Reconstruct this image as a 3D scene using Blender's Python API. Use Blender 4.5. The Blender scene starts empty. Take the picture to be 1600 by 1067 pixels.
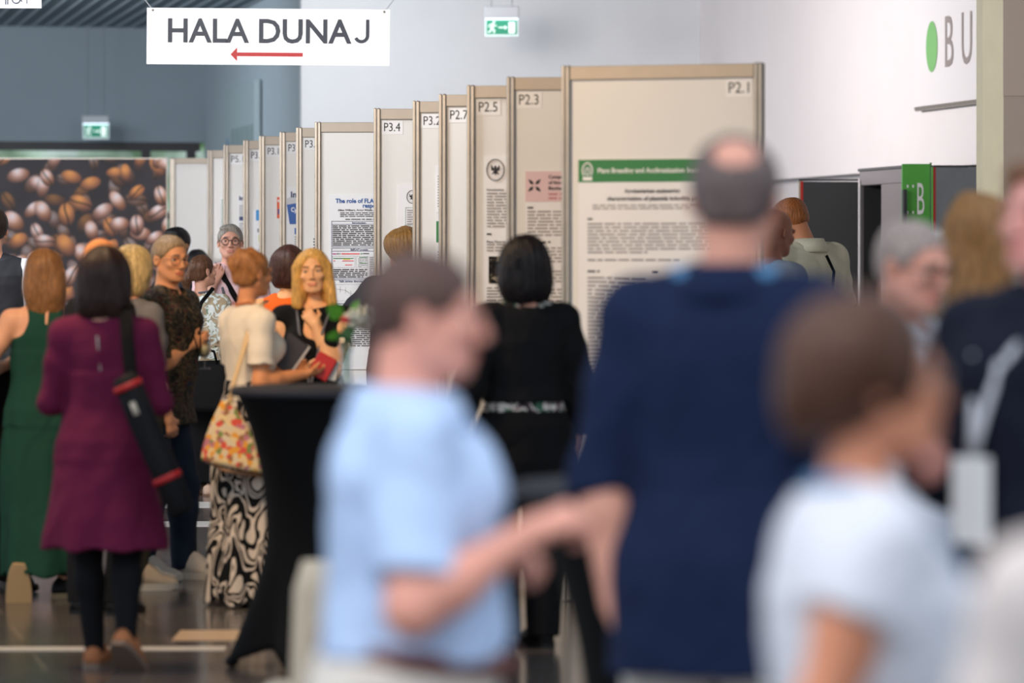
import bpy, math, random
import numpy as np
from mathutils import Vector, Matrix, Euler

random.seed(4)
RNG = np.random.RandomState(7)
SC = bpy.context.scene
COL = SC.collection
F = 6000.0            # focal length in pixels of the 1600 wide frame
EYE = 1.6             # camera height
HOR = 404.0           # horizon row

# ------------------------------------------------------------------ camera
cam_d = bpy.data.cameras.new('camera')
cam_d.lens = 135.0
cam_d.sensor_width = 36.0
cam_d.sensor_fit = 'HORIZONTAL'
cam_d.shift_y = -(533.5 - HOR) / 1600.0
cam_d.clip_start = 0.3
cam_d.clip_end = 300
cam_d.dof.use_dof = True
cam_d.dof.focus_distance = 24.0
cam_d.dof.aperture_fstop = 2.05
cam_d.dof.aperture_blades = 0
cam = bpy.data.objects.new('camera', cam_d)
cam.location = (0, 0, EYE)
cam.rotation_euler = (math.pi / 2, 0, 0)
COL.objects.link(cam)
SC.camera = cam

# ------------------------------------------------------------------ view + world + lights
SC.view_settings.view_transform = 'Standard'
SC.view_settings.look = 'None'
SC.view_settings.gamma = 1.0
SC.view_settings.use_curve_mapping = False
SC.view_settings.exposure = 0.0
try:
    SC.cycles.use_denoising = True
    SC.cycles.max_bounces = 7
    SC.cycles.diffuse_bounces = 4
    SC.cycles.caustics_reflective = False
    SC.cycles.caustics_refractive = False
except Exception:
    pass

w = bpy.data.worlds.new('daylight')
SC.world = w
w.use_nodes = True
bg = w.node_tree.nodes['Background']
bg.inputs['Color'].default_value = (0.80, 0.90, 1.0, 1)
bg.inputs['Strength'].default_value = 1.15


def area(name, loc, target, size, size_y, power, color):
    d = bpy.data.lights.new(name, 'AREA')
    d.shape = 'RECTANGLE'
    d.size = size
    d.size_y = size_y
    d.energy = power
    d.color = color
    o = bpy.data.objects.new(name, d)
    o.location = loc
    dv = Vector(target) - Vector(loc)
    o.rotation_euler = dv.to_track_quat('-Z', 'Y').to_euler()
    COL.objects.link(o)
    return o


# ceiling lamps: warm foyer, hall, wall wash; the fill lights are added and unseen
area('ceiling_lamp_warm', (-2.5, 15.2, 4.1), (-1.8, 18.6, 1.2), 1.2, 1.2, 250, (1.0, 0.69, 0.40))
area('fill_boards', (-2.6, 19.6, 4.15), (-0.7, 23.6, 1.8), 1.4, 1.2, 180, (0.96, 0.98, 1.0))  # added unseen light that brightens the shaded boards
area('fill_front', (-1.3, 4.0, 4.1), (-0.1, 6.8, 1.0), 2.5, 2.0, 82, (1.0, 0.95, 0.92))  # unseen key light added for the foreground people
area('ceiling_lamp_hall', (-4.4, 22.4, 4.1), (-2.0, 28.0, 1.6), 2.2, 2.0, 215, (0.97, 0.98, 1.0))
area('fill_hall_far', (-6.4, 27.2, 4.1), (-3.2, 33.0, 1.6), 2.0, 1.6, 330, (0.97, 0.98, 1.0))  # added out of view to lift the partition and far boards
area('ceiling_lamp_wallwash', (-1.5, 34.0, 4.15), (-1.6, 36.8, 2.9), 0.8, 0.6, 50, (0.92, 0.97, 1.0))
area('fill_back_wall', (-6.0, 37.0, 4.15), (-5.0, 44, 2.9), 2.5, 1.0, 150, (0.86, 0.95, 1.0))  # unseen fill added against the dark back wall
area('fill_right_wall', (-1.0, 30.2, 4.15), (2.6, 31.8, 2.4), 2.0, 1.6, 340, (1.0, 0.91, 0.88))  # added fill aimed at the right wall, no fixture there

# ------------------------------------------------------------------ helpers


def lin(c):
    out = []
    for v in c[:3]:
        v = v / 255.0
        out.append(v / 12.92 if v <= 0.04045 else ((v + 0.055) / 1.055) ** 2.4)
    return (out[0], out[1], out[2], 1.0)


MATS = {}


def mat(name, rgb, rough=0.7, metal=0.0, spec=0.5, noise=0.0, scale=30.0, bump=0.0, bscale=200.0, stretch=None,
        sheen=0.0, trans=0.0, emit=0.0, sss=0.0):
    if name in MATS:
        return MATS[name]
    m = bpy.data.materials.new(name)
    m.use_nodes = True
    nt = m.node_tree
    b = nt.nodes['Principled BSDF']
    col = lin(rgb)
    b.inputs['Base Color'].default_value = col
    b.inputs['Roughness'].default_value = rough
    b.inputs['Metallic'].default_value = metal
    b.inputs['Specular IOR Level'].default_value = spec
    if sheen:
        b.inputs['Sheen Weight'].default_value = sheen
    if trans:
        b.inputs['Transmission Weight'].default_value = trans
    if sss:
        b.inputs['Subsurface Weight'].default_value = sss
        b.inputs['Subsurface Radius'].default_value = (0.02, 0.008, 0.004)
        b.inputs['Subsurface Scale'].default_value = 0.5
    if emit:
        b.inputs['Emission Color'].default_value = col
        b.inputs['Emission Strength'].default_value = emit
    if noise or bump:
        tc = nt.nodes.new('ShaderNodeTexCoord')
        mp = nt.nodes.new('ShaderNodeMapping')
        nt.links.new(tc.outputs['Object'], mp.inputs['Vector'])
        if stretch:
            mp.inputs['Scale'].default_value = stretch
    if noise:
        n = nt.nodes.new('ShaderNodeTexNoise')
        n.inputs['Scale'].default_value = scale
        n.inputs['Detail'].default_value = 4
        nt.links.new(mp.outputs['Vector'], n.inputs['Vector'])
        r = nt.nodes.new('ShaderNodeValToRGB')
        lo = tuple(max(0, c * (1 - noise)) for c in col[:3]) + (1,)
        hi = tuple(min(1, c * (1 + noise)) for c in col[:3]) + (1,)
        r.color_ramp.elements[0].position = 0.3
        r.color_ramp.elements[1].position = 0.7
        r.color_ramp.elements[0].color = lo
        r.color_ramp.elements[1].color = hi
        nt.links.new(n.outputs['Fac'], r.inputs['Fac'])
        nt.links.new(r.outputs['Color'], b.inputs['Base Color'])
    if bump:
        n2 = nt.nodes.new('ShaderNodeTexNoise')
        n2.inputs['Scale'].default_value = bscale
        n2.inputs['Detail'].default_value = 3
        nt.links.new(mp.outputs['Vector'], n2.inputs['Vector'])
        bp = nt.nodes.new('ShaderNodeBump')
        bp.inputs['Strength'].default_value = bump
        bp.inputs['Distance'].default_value = 0.004
        nt.links.new(n2.outputs['Fac'], bp.inputs['Height'])
        nt.links.new(bp.outputs['Normal'], b.inputs['Normal'])
    MATS[name] = m
    return m


def pattern_mat(name, colors, scale=12.0, distortion=1.5, detail=2.0, rough=0.8, stretch=(1, 1, 1), kind='noise', const=True):
    """patterned cloth: a noise or wave texture cut into several flat dye colours"""
    if name in MATS:
        return MATS[name]
    m = bpy.data.materials.new(name)
    m.use_nodes = True
    nt = m.node_tree
    b = nt.nodes['Principled BSDF']
    b.inputs['Roughness'].default_value = rough
    b.inputs['Specular IOR Level'].default_value = 0.2
    tc = nt.nodes.new('ShaderNodeTexCoord')
    mp = nt.nodes.new('ShaderNodeMapping')
    mp.inputs['Scale'].default_value = stretch
    nt.links.new(tc.outputs['Object'], mp.inputs['Vector'])
    if kind == 'wave':
        n = nt.nodes.new('ShaderNodeTexWave')
        n.inputs['Scale'].default_value = scale
        n.inputs['Distortion'].default_value = distortion
        n.inputs['Detail'].default_value = detail
        n.inputs['Detail Scale'].default_value = 1.2
        out = n.outputs['Fac']
    elif kind == 'voronoi':
        n = nt.nodes.new('ShaderNodeTexVoronoi')
        n.inputs['Scale'].default_value = scale
        sep = nt.nodes.new('ShaderNodeSeparateColor')
        nt.links.new(n.outputs['Color'], sep.inputs['Color'])
        out = sep.outputs['Red']
    else:
        n = nt.nodes.new('ShaderNodeTexNoise')
        n.inputs['Scale'].default_value = scale
        n.inputs['Detail'].default_value = detail
        n.inputs['Distortion'].default_value = distortion
        out = n.outputs['Fac']
    nt.links.new(mp.outputs['Vector'], n.inputs['Vector'])
    r = nt.nodes.new('ShaderNodeValToRGB')
    cr = r.color_ramp
    cr.interpolation = 'CONSTANT' if const else 'LINEAR'
    while len(cr.elements) < len(colors):
        cr.elements.new(0.5)
    for e, (p, c) in zip(cr.elements, colors):
        e.position = p
        e.color = lin(c)
    nt.links.new(out, r.inputs['Fac'])
    nt.links.new(r.outputs['Color'], b.inputs['Base Color'])
    MATS[name] = m
    return m


def tag(o, label=None, cat=None, group=None, kind=None):
    if label:
        o['label'] = label
    if cat:
        o['category'] = cat
    if group:
        o['group'] = group
    if kind:
        o['kind'] = kind
    return o


def empty(name, loc=(0, 0, 0), rz=0.0, label=None, cat=None, group=None):
    o = bpy.data.objects.new(name, None)
    o.empty_display_size = 0.1
    o.location = loc
    o.rotation_euler = (0, 0, rz)
    COL.objects.link(o)
    tag(o, label, cat, group)
    return o


def mesh_obj(name, verts, faces, m, parent=None, smooth=False, loc=None, rot=None, fmat=None):
    me = bpy.data.meshes.new(name)
    verts = np.asarray(verts, dtype=np.float32).reshape(-1, 3)
    if isinstance(faces, np.ndarray) and len(faces):
        nf, k = faces.shape
        me.vertices.add(len(verts))
        me.vertices.foreach_set('co', verts.ravel())
        me.loops.add(nf * k)
        me.loops.foreach_set('vertex_index', faces.astype(np.int32).ravel())
        me.polygons.add(nf)
        me.polygons.foreach_set('loop_start', np.arange(0, nf * k, k, dtype=np.int32))
        me.update(calc_edges=True)
    else:
        me.from_pydata([tuple(map(float, v)) for v in verts], [], [tuple(f) for f in faces])
        me.update()
    for mm in (m if isinstance(m, (list, tuple)) else [m]):
        me.materials.append(mm)
    if fmat is not None:
        me.polygons.foreach_set('material_index', np.asarray(fmat, dtype=np.int32))
    if smooth:
        me.polygons.foreach_set('use_smooth', np.ones(len(me.polygons), dtype=bool))
    o = bpy.data.objects.new(name, me)
    if parent is not None:
        o.parent = parent
    if loc is not None:
        o.location = loc
    if rot is not None:
        o.rotation_euler = rot
    COL.objects.link(o)
    return o


class MB:
    """collects simple shapes into one mesh"""

    def __init__(self):
        self.v = []
        self.f = []

    def add(self, vs, fs):
        n = len(self.v)
        self.v += [tuple(v) for v in vs]
        self.f += [tuple(i + n for i in f) for f in fs]
        return self

    def box(self, x0, x1, y0, y1, z0, z1):
        vs = [(x0, y0, z0), (x1, y0, z0), (x1, y1, z0), (x0, y1, z0), (x0, y0, z1), (x1, y0, z1), (x1, y1, z1), (x0, y1, z1)]
        fs = [(0, 3, 2, 1), (4, 5, 6, 7), (0, 1, 5, 4), (1, 2, 6, 5), (2, 3, 7, 6), (3, 0, 4, 7)]
        return self.add(vs, fs)

    def bbox(self, x0, x1, y0, y1, z0, z1, c=0.004):
        """box with chamfered vertical and horizontal edges"""
        rings = []
        for z, i in ((z0, c), (z0 + c, 0), (z1 - c, 0), (z1, c)):
            a, b, d, e = x0 + i, x1 - i, y0 + i, y1 - i
            rings.append([(a + c, d, z), (b - c, d, z), (b, d + c, z), (b, e - c, z), (b - c, e, z), (a + c, e, z), (a, e - c, z), (a, d + c, z)])
        return self.rings(rings)

    def rings(self, rings, cap=True, closed=True):
        n = len(rings[0])
        vs = [p for r in rings for p in r]
        fs = []
        for i in range(len(rings) - 1):
            for j in range(n if closed else n - 1):
                k = (j + 1) % n
                fs.append((i * n + j, i * n + k, (i + 1) * n + k, (i + 1) * n + j))
        if cap:
            fs.append(tuple(range(n - 1, -1, -1)))
            fs.append(tuple((len(rings) - 1) * n + j for j in range(n)))
        return self.add(vs, fs)

    def tube(self, pts, r, n=8, cap=True, rr=None):
        pts = [Vector(p) for p in pts]
        rings = []
        up = None
        for i, p in enumerate(pts):
            d = (pts[min(i + 1, len(pts) - 1)] - pts[max(i - 1, 0)]).normalized()
            if up is None:
                up = Vector((0, 0, 1)) if abs(d.z) < 0.9 else Vector((1, 0, 0))
            if rr is not None and abs(d.y) < 0.93:
                up = Vector((0, 1, 0))
            s = d.cross(up).normalized()
            up = s.cross(d).normalized()
            q = r if not isinstance(r, (list, tuple)) else r[i]
            qx, qy = (q, q) if rr is None else (q * rr[0], q * rr[1])
            rings.append([tuple(p + s * (math.cos(2 * math.pi * j / n) * qx) + up * (math.sin(2 * math.pi * j / n) * qy)) for j in range(n)])
        return self.rings(rings, cap)

    def lathe(self, prof, n=24, cx=0, cy=0):
        rings = [[(cx + r * math.cos(2 * math.pi * j / n), cy + r * math.sin(2 * math.pi * j / n), z) for j in range(n)] for r, z in prof]
        return self.rings(rings, True)

    def ell(self, c, r, n=12, m=8, M=None):
        rings = []
        for i in range(m + 1):
            t = -math.pi / 2 + math.pi * i / m
            t = max(min(t, math.pi / 2 - 0.02), -math.pi / 2 + 0.02)
            ring = []
            for j in range(n):
                a = 2 * math.pi * j / n
                p = Vector((r[0] * math.cos(t) * math.cos(a), r[1] * math.cos(t) * math.sin(a), r[2] * math.sin(t)))
                if M is not None:
                    p = M @ p
                ring.append((c[0] + p.x, c[1] + p.y, c[2] + p.z))
            rings.append(ring)
        return self.rings(rings)

    def obj(self, name, m, parent=None, smooth=False, loc=None, rot=None):
        return mesh_obj(name, self.v, self.f, m, parent, smooth, loc, rot)


def text_obj(name, txt, size, m, parent=None, loc=(0, 0, 0), rot=(math.pi / 2, 0, 0), align='LEFT', width=None, bold=0.0, sx=1.0, cap_h=None):
    """lettering as a thin solid mesh"""
    cu = bpy.data.curves.new('lettering', 'FONT')
    cu.body = txt
    cu.size = size
    cu.extrude = 0.0006
    cu.offset = bold
    cu.resolution_u = 3
    tmp = bpy.data.objects.new('lettering', cu)
    me = bpy.data.meshes.new_from_object(tmp)
    n = len(me.vertices)
    co = np.zeros(n * 3, dtype=np.float32)
    me.vertices.foreach_get('co', co)
    co = co.reshape(-1, 3)
    if n:
        x0, x1 = co[:, 0].min(), co[:, 0].max()
        co[:, 0] -= x0
        wd = x1 - x0
        if width:
            co[:, 0] *= width / wd
            wd = width
        co[:, 0] *= sx
        wd *= sx
        if cap_h:
            co[:, 1] *= cap_h / max(1e-5, co[:, 1].max())
        if align == 'CENTER':
            co[:, 0] -= wd / 2
        elif align == 'RIGHT':
            co[:, 0] -= wd
        me.vertices.foreach_set('co', co.ravel())
    me.materials.clear()
    me.materials.append(m)
    o = bpy.data.objects.new(name, me)
    o.location = loc
    o.rotation_euler = rot
    if parent is not None:
        o.parent = parent
    COL.objects.link(o)
    bpy.data.objects.remove(tmp)
    return o


def at(px, py, Y):
    return ((px - 800.0) * Y / F, Y, EYE - (py - HOR) * Y / F)


# ------------------------------------------------------------------ materials of the setting
M_WHITE = mat('white wall paint', (226, 229, 233), 0.85, noise=0.015, scale=3, bump=0.05, bscale=120)
M_GREYW = mat('grey wall paint', (148, 160, 170), 0.85, noise=0.02, scale=3, bump=0.05, bscale=150)
M_SIDEW = mat('side wall paint', (184, 197, 206), 0.8, noise=0.02, scale=2)
M_PINKW = mat('warm white wall panel', (232, 227, 228), 0.6, noise=0.015, scale=2)
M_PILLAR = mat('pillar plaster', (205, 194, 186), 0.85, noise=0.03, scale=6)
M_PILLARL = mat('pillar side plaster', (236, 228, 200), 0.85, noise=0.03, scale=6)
M_FRAME = mat('dark window frame', (46, 44, 48), 0.5)
M_ALU = mat('brushed aluminium', (176, 168, 158), 0.38, metal=0.75, noise=0.05, scale=20)
M_ALU2 = mat('beige aluminium rail', (186, 174, 160), 0.5, metal=0.25, noise=0.03, scale=15)
M_BOARD = mat('white melamine board', (233, 232, 230), 0.35, noise=0.01, scale=3)
M_PAPER = mat('poster paper', (240, 240, 243), 0.45)
M_TAGP = mat('tag paper', (246, 246, 248), 0.5)
M_INK = mat('black print', (40, 40, 46), 0.6)
M_GREYINK = mat('grey print', (158, 154, 156), 0.6)
M_INKS = mat('sign lettering ink', (70, 76, 92), 0.5)
M_RED = mat('red print', (232, 62, 66), 0.5)
M_BLUE = mat('blue print', (22, 88, 160), 0.5)
M_NAVYI = mat('navy print', (40, 60, 110), 0.5)
M_GREEN = mat('green print', (40, 128, 70), 0.5)
M_PINKP = mat('pink print', (226, 196, 202), 0.5)
M_ORNG = mat('orange print', (232, 96, 50), 0.5)
M_YEL = mat('yellow print', (228, 216, 40), 0.5)


def floor_mat():
    m = bpy.data.materials.new('polished floor tiles')
    m.use_nodes = True
    nt = m.node_tree
    b = nt.nodes['Principled BSDF']
    tc = nt.nodes.new('ShaderNodeTexCoord')
    mp = nt.nodes.new('ShaderNodeMapping')
    mp.inputs['Rotation'].default_value = (0, 0, -math.radians(11.5))
    nt.links.new(tc.outputs['Object'], mp.inputs['Vector'])
    br = nt.nodes.new('ShaderNodeTexBrick')
    br.offset = 0.5
    br.inputs['Scale'].default_value = 1.0
    br.inputs['Brick Width'].default_value = 1.2
    br.inputs['Row Height'].default_value = 0.6
    br.inputs['Mortar Size'].default_value = 0.006
    br.inputs['Mortar Smooth'].default_value = 0.1
    br.inputs['Color1'].default_value = lin((108, 102, 100))
    br.inputs['Color2'].default_value = lin((94, 90, 92))
    br.inputs['Mortar'].default_value = lin((150, 140, 132))
    nt.links.new(mp.outputs['Vector'], br.inputs['Vector'])
    n = nt.nodes.new('ShaderNodeTexNoise')
    mp2 = nt.nodes.new('ShaderNodeMapping')
    mp2.inputs['Rotation'].default_value = (0, 0, -math.radians(11.5))
    mp2.inputs['Scale'].default_value = (0.6, 12, 1)
    nt.links.new(tc.outputs['Object'], mp2.inputs['Vector'])
    nt.links.new(mp2.outputs['Vector'], n.inputs['Vector'])
    n.inputs['Scale'].default_value = 2.0
    n.inputs['Detail'].default_value = 5
    mx = nt.nodes.new('ShaderNodeMix')
    mx.data_type = 'RGBA'
    mx.blend_type = 'MULTIPLY'
    mx.inputs[0].default_value = 0.45
    nt.links.new(br.outputs['Color'], mx.inputs[6])
    nt.links.new(n.outputs['Color'], mx.inputs[7])
    nt.links.new(mx.outputs[2], b.inputs['Base Color'])
    rr = nt.nodes.new('ShaderNodeMapRange')
    rr.inputs['To Min'].default_value = 0.10
    rr.inputs['To Max'].default_value = 0.24
    nt.links.new(n.outputs['Fac'], rr.inputs['Value'])
    nt.links.new(rr.outputs['Result'], b.inputs['Roughness'])
    bp = nt.nodes.new('ShaderNodeBump')
    bp.inputs['Strength'].default_value = 0.12
    bp.inputs['Distance'].default_value = 0.004
    nt.links.new(br.outputs['Fac'], bp.inputs['Height'])
    bp.invert = True
    nt.links.new(bp.outputs['Normal'], b.inputs['Normal'])
    return m


# ------------------------------------------------------------------ setting
AX = Vector((0.98, 0.199, 0)).normalized()     # across the hall
AY = Vector((-0.199, 0.98, 0)).normalized()    # along the hall


def struct(name, mb, m, smooth=False):
    o = mb.obj(name, m, smooth=smooth)
    o['kind'] = 'structure'
    return o


def wall_seg(name, p0, p1, z0, z1, m, th=0.12, side=1):
    p0 = Vector((p0[0], p0[1], 0))
    p1 = Vector((p1[0], p1[1], 0))
    d = (p1 - p0).normalized()
    n = Vector((-d.y, d.x, 0)) * th * side
    pts = [p0, p1, p1 + n, p0 + n]
    if side < 0:
        pts = pts[::-1]
    mb = MB()
    mb.rings([[(p.x, p.y, z) for p in pts] for z in (z0, z1)])
    return struct(name, mb, m)


mb = MB()
mb.box(-14, 12, -6, 52, -0.1, 0)
struct('floor', mb, floor_mat())

CZ = 4.24
mb = MB()
P = [Vector((-3.52, 44, 0)) - AX * 10 - AY * 0, Vector((-3.52, 44, 0)) + AX * 12, Vector((-3.52, 44, 0)) + AX * 12 - AY * 31, Vector((-3.52, 44, 0)) - AX * 10 - AY * 31]
mb.rings([[(p.x, p.y, z) for p in P] for z in (CZ, CZ + 0.15)])
struct('ceiling', mb, mat('grey ceiling', (124, 136, 147), 0.8))
# ribs of the metal ceiling
mb = MB()
c0 = Vector((-3.52, 44, 0))
for i in range(64):
    o0 = c0 - AX * (i * 0.16 - 0.9) - AY * 0.02
    o1 = o0 - AY * 16 + AX * 0.0
    for s_ in (0,):
        a = o0
        b_ = o1
        q = AX * 0.011
        mb.rings([[(p.x, p.y, z) for p in (a - q, a + q, b_ + q, b_ - q)] for z in (CZ - 0.012, CZ + 0.001)])
tr = struct('trim_1', mb, mat('ceiling rib metal', (205, 215, 224), 0.35, metal=0.3))

c_far = Vector((-3.52, 44, 0))
c_edge = Vector((-2.0, 36.4, 0))
c_right = c_edge + AX * 3.9
# wall_back : upper wall above the glazing, far left
wall_seg('wall_back', (c_far - AX * 9)[:2], c_far[:2], 2.93, CZ, M_GREYW, 0.2, 1)
wall_seg('wall_left', c_far[:2], c_edge[:2], 0, CZ + 0.8, M_SIDEW, 0.12, 1)
wall_seg('wall_front', (c_edge - AY * 0.012)[:2], (c_right + AX * 0.05)[:2], 0, CZ + 0.8, M_WHITE, 0.12, 1)
r_near = c_right - AY * 26
mb = MB()
n_ = AX * 0.25
for (z0, z1, off) in ((2.31, CZ + 0.8, 0.0),):
    pts = [c_right + AX * off, c_right + AX * off + n_, r_near + AX * off + n_, r_near + AX * off]
    mb.rings([[(p.x, p.y, z) for p in pts[::-1]] for z in (z0, z1)])
struct('wall_right', mb, M_PINKW)
mb = MB()
pts = [c_right + AX * 0.10, c_right + AX * 0.3, r_near + AX * 0.3, r_near + AX * 0.10]
mb.rings([[(p.x, p.y, z) for p in pts[::-1]] for z in (0, 2.32)])
struct('trim_2', mb, mat('lower wall paint', (206, 203, 205), 0.8, noise=0.02, scale=4))

# glazing under the back wall
gl = empty('window_1', (c_far - AX * 0.05)[:], math.atan2(AX.y, AX.x))
gl['kind'] = 'structure'
mb = MB()
mb.box(-9, 0.0, 0.02, 0.12, 2.83, 2.93)
for xx in (-9, -6.4, -3.4, -0.62, -0.10):
    mb.box(xx - 0.05, xx + 0.05, 0.02, 0.12, 0, 2.83)
mb.box(-9, 0.0, 0.02, 0.12, 0, 0.09)
mb.box(-9, 0.0, 0.02, 0.12, 2.05, 2.13)
mb.obj('window_frame', M_FRAME, gl)
gm = bpy.data.materials.new('window glass')
gm.use_nodes = True
nt = gm.node_tree
g1 = nt.nodes.new('ShaderNodeBsdfTransparent')
g2 = nt.nodes.new('ShaderNodeBsdfGlossy')
g2.inputs['Roughness'].default_value = 0.02
mxs = nt.nodes.new('ShaderNodeMixShader')
mxs.inputs[0].default_value = 0.08
nt.links.new(g1.outputs[0], mxs.inputs[1])
nt.links.new(g2.outputs[0], mxs.inputs[2])
nt.links.new(mxs.outputs[0], nt.nodes['Material Output'].inputs['Surface'])
mb = MB()
mb.box(-9, 0, 0.06, 0.07, 0.09, 2.83)
mb.obj('glass', gm, gl)

# trees outside
hv = []
nx, nz = 90, 34
for k in range(nz):
    for i in range(nx):
        u = i / (nx - 1)
        v = k / (nz - 1)
        d = 0.35 * math.sin(u * 61 + 3 * math.sin(v * 17)) + 0.3 * math.sin(v * 23 + 2 * math.cos(u * 43)) + random.uniform(-.12, .12)
        p = Vector((-3.5, 50, 0)) + AX * (-11 + 16 * u) + AY * (d + 1.2 * v * v)
        hv.append((p.x, p.y, 4.6 * v))
hf = [(k * nx + i, k * nx + i + 1, (k + 1) * nx + i + 1, (k + 1) * nx + i) for k in range(nz - 1) for i in range(nx - 1)]
hd = mesh_obj('hedge', hv, hf, pattern_mat('foliage', [(0, (96, 140, 88)), (.42, (140, 178, 124)), (.52, (200, 226, 190)), (.62, (236, 248, 232))], 1.6, 0.5, 6, const=False), smooth=True)
tag(hd, 'bright green foliage outside the far window strip', 'foliage', kind='stuff')


# ------------------------------------------------------------------ poster boards
def board(name_num, px, pxr, ptop, rot_deg, label, num_side='L', width=0.96, H=2.5):
    Y = F * (H - EYE) / (HOR - ptop)
    X = (px - 800) * Y / F
    s = F / Y
    rz = math.radians(rot_deg)
    o = empty('poster_board', (X, Y, 0), rz, label, 'display board', 'white poster boards in a staggered row')
    wd = width
    for xx, lab in ((0.0, 1), (wd, 0)):
        mb = MB()
        mb.bbox(xx, xx + 0.018, -0.022, 0.022, 0, H, 0.004)
        mb.bbox(xx + 0.02, xx + 0.042, -0.026, 0.026, 0, H, 0.006)
        mb.bbox(xx + 0.017, xx + 0.022, -0.014, 0.014, 0, H - 0.002, 0.001)
        mb.obj('post', M_ALU, o)
    mb = MB()
    mb.bbox(0.042, wd, -0.02, 0.02, H - 0.068, H - 0.004, 0.003)
    mb.obj('top_rail', M_ALU2, o)
    mb = MB()
    mb.bbox(0.042, wd, -0.02, 0.02, 0.05, 0.10, 0.003)
    mb.obj('bottom_rail', M_ALU2, o)
    mb = MB()
    mb.box(0.042, wd, -0.004, 0.004, 0.1, H - 0.068)
    mb.obj('panel', M_BOARD, o)
    if name_num:
        tw = 0.125 if len(name_num) < 5 else 0.145
        x0 = 0.05 if num_side == 'L' else wd - 0.01 - tw
        mb = MB()
        mb.box(x0, x0 + tw, -0.0065, -0.0045, H - 0.157, H - 0.076)
        tg = mb.obj('number_tag', M_TAGP, o)
        text_obj('lettering', name_num, 0.075, M_INK, tg, (x0 + 0.012, -0.0072, H - 0.138), width=tw - 0.028, cap_h=0.05)
    o['u'] = 0
    del o['u']
    return dict(o=o, X=X, Y=Y, rz=rz, s=s, H=H, w=wd)


def words_mesh(x0, x1, z1, n, lh, y=-0.0012, indent=0.0, fill=0.92, th=0.5, rnd=None):
    """rows of printed words as thin bars"""
    rnd = rnd or random
    mb = MB()
    for i in range(n):
        x = x0 + (indent if i == 0 else 0)
        zt = z1 - i * lh
        end = x1 if (i < n - 1) else x0 + (x1 - x0) * rnd.uniform(0.4, 0.95)
        while x < end:
            wl = rnd.uniform(1.2, 5.0) * lh
            xe = min(x + wl, end)
            if xe - x > lh * 0.5:
                mb.box(x, xe, y - 0.0004, y, zt - lh * th, zt)
            x = xe + lh * 0.55
    return mb


def poster_root(B, u, z, label, wd, ht, name='poster', group=None, pm=None):
    """paper sheet pinned on a board; u,z = its lower left corner on the board"""
    c, s = math.cos(B['rz']), math.sin(B['rz'])
    off = -0.012
    o = empty(name, (B['X'] + u * c - off * s, B['Y'] + u * s + off * c, z), B['rz'], label, 'poster', group)
    mb = MB()
    # slightly wavy sheet
    n = 10
    rings = []
    for i in range(n + 1):
        x = wd * i / n
        yy = 0.0012 * math.sin(i * 1.7)
        rings.append([(x, yy - 0.001, 0), (x, yy + 0.001, 0), (x, yy + 0.001, ht), (x, yy - 0.001, ht)])
    mb.rings(rings)
    mb.obj('paper', pm or M_PAPER, o)
    return o


boards = {}
spec = [
    ('P2.1', 879, 1180, 103, -19, 'R', 0.93, 'largest and nearest white poster board, tagged P2.1 at its top right corner'),
    ('P2.3', 792, 0, 120, -8, 'L', 0.96, 'white poster board tagged P2.3, second from the right'),
    ('P2.5', 730, 0, 133, -8, 'L', 0.96, 'white poster board tagged P2.5 behind the black haired woman'),
    ('P2.7', 686, 0, 147, -6, 'L', 0.96, 'narrow visible white poster board tagged P2.7'),
    ('P3.2', 645, 0, 157.5, -4, 'L', 0.96, 'white poster board tagged P3.2'),
    ('P3.4', 584, 0, 169, -2, 'L', 0.96, 'white poster board tagged P3.4 with a wide strip visible'),
    (None, 492, 0, 190.5, -3, 'L', 0.96, 'white poster board without number, carrying the blue titled poster'),
    ('P3.8', 463, 0, 199, -3, 'L', 0.96, 'white poster board tagged P3.8, mostly bare'),
    ('P3.10', 437, 0, 206, 0, 'L', 0.96, 'white poster board tagged P3.10 carrying a blue panelled poster'),
    ('P3.12', 405, 0, 212, 0, 'L', 0.96, 'white poster board tagged P3.12'),
    ('P3.14', 380, 0, 219, 0, 'L', 0.96, 'white poster board tagged P3.14'),
    ('P5.1', 349, 0, 226, 0, 'L', 0.96, 'white poster board tagged P5.1'),
    (None, 324, 0, 234, 0, 'L', 0.96, 'farthest untagged white poster board at the left end of the row'),
]
BL = []
for nm, px, pr, pt, rd, sd, wd, lb in spec:
    BL.append(board(nm, px, pr, pt, -rd, lb, sd, wd))
B21, B23, B25, B27, B32, B34, B36, B38, B310, B312, B314, B51, BEND = BL
# rotate sign: right end of the boards comes nearer to the camera
for Bd, sp in zip(BL, spec):
    Bd['rz'] = math.radians(sp[4])
    Bd['o'].rotation_euler.z = Bd['rz']


def pz(py, B):
    return EYE - (py - HOR) / B['s']


# P2.1 poster (green header)
u0 = (905 - 879) / B21['s'] / math.cos(B21['rz'])
ztop = pz(250, B21)
pw, ph = 0.80, 1.15
p = poster_root(B21, u0, ztop - ph, 'large poster with a green header band on the nearest board', pw, ph)
mb = MB(); mb.box(0, pw, -0.003, -0.0022, ph - 0.105, ph)
hdr = mb.obj('header_band', M_GREEN, p)
text_obj('lettering', 'Plant Breeding and Acclimatization Institute - National', 0.032, M_TAGP, hdr, (0.095, -0.0036, ph - 0.062), width=0.66, bold=0.0006)
mb = MB()
mb.tube([(0.045 + 0.024 * math.cos(a), -0.0036, ph - 0.05 + 0.034 * math.sin(a)) for a in np.linspace(-0.8, 3.9, 14)], 0.004, 6)
mb.box(0.022, 0.068, -0.004, -0.0032, ph - 0.097, ph - 0.08)
mb.tube([(0.045 + 0.009 * math.cos(a), -0.0036, ph - 0.055 + 0.018 * math.sin(a)) for a in np.linspace(-0.3, 6.0, 12)], 0.0035, 6)
mb.obj('emblem', M_TAGP, hdr)
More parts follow.
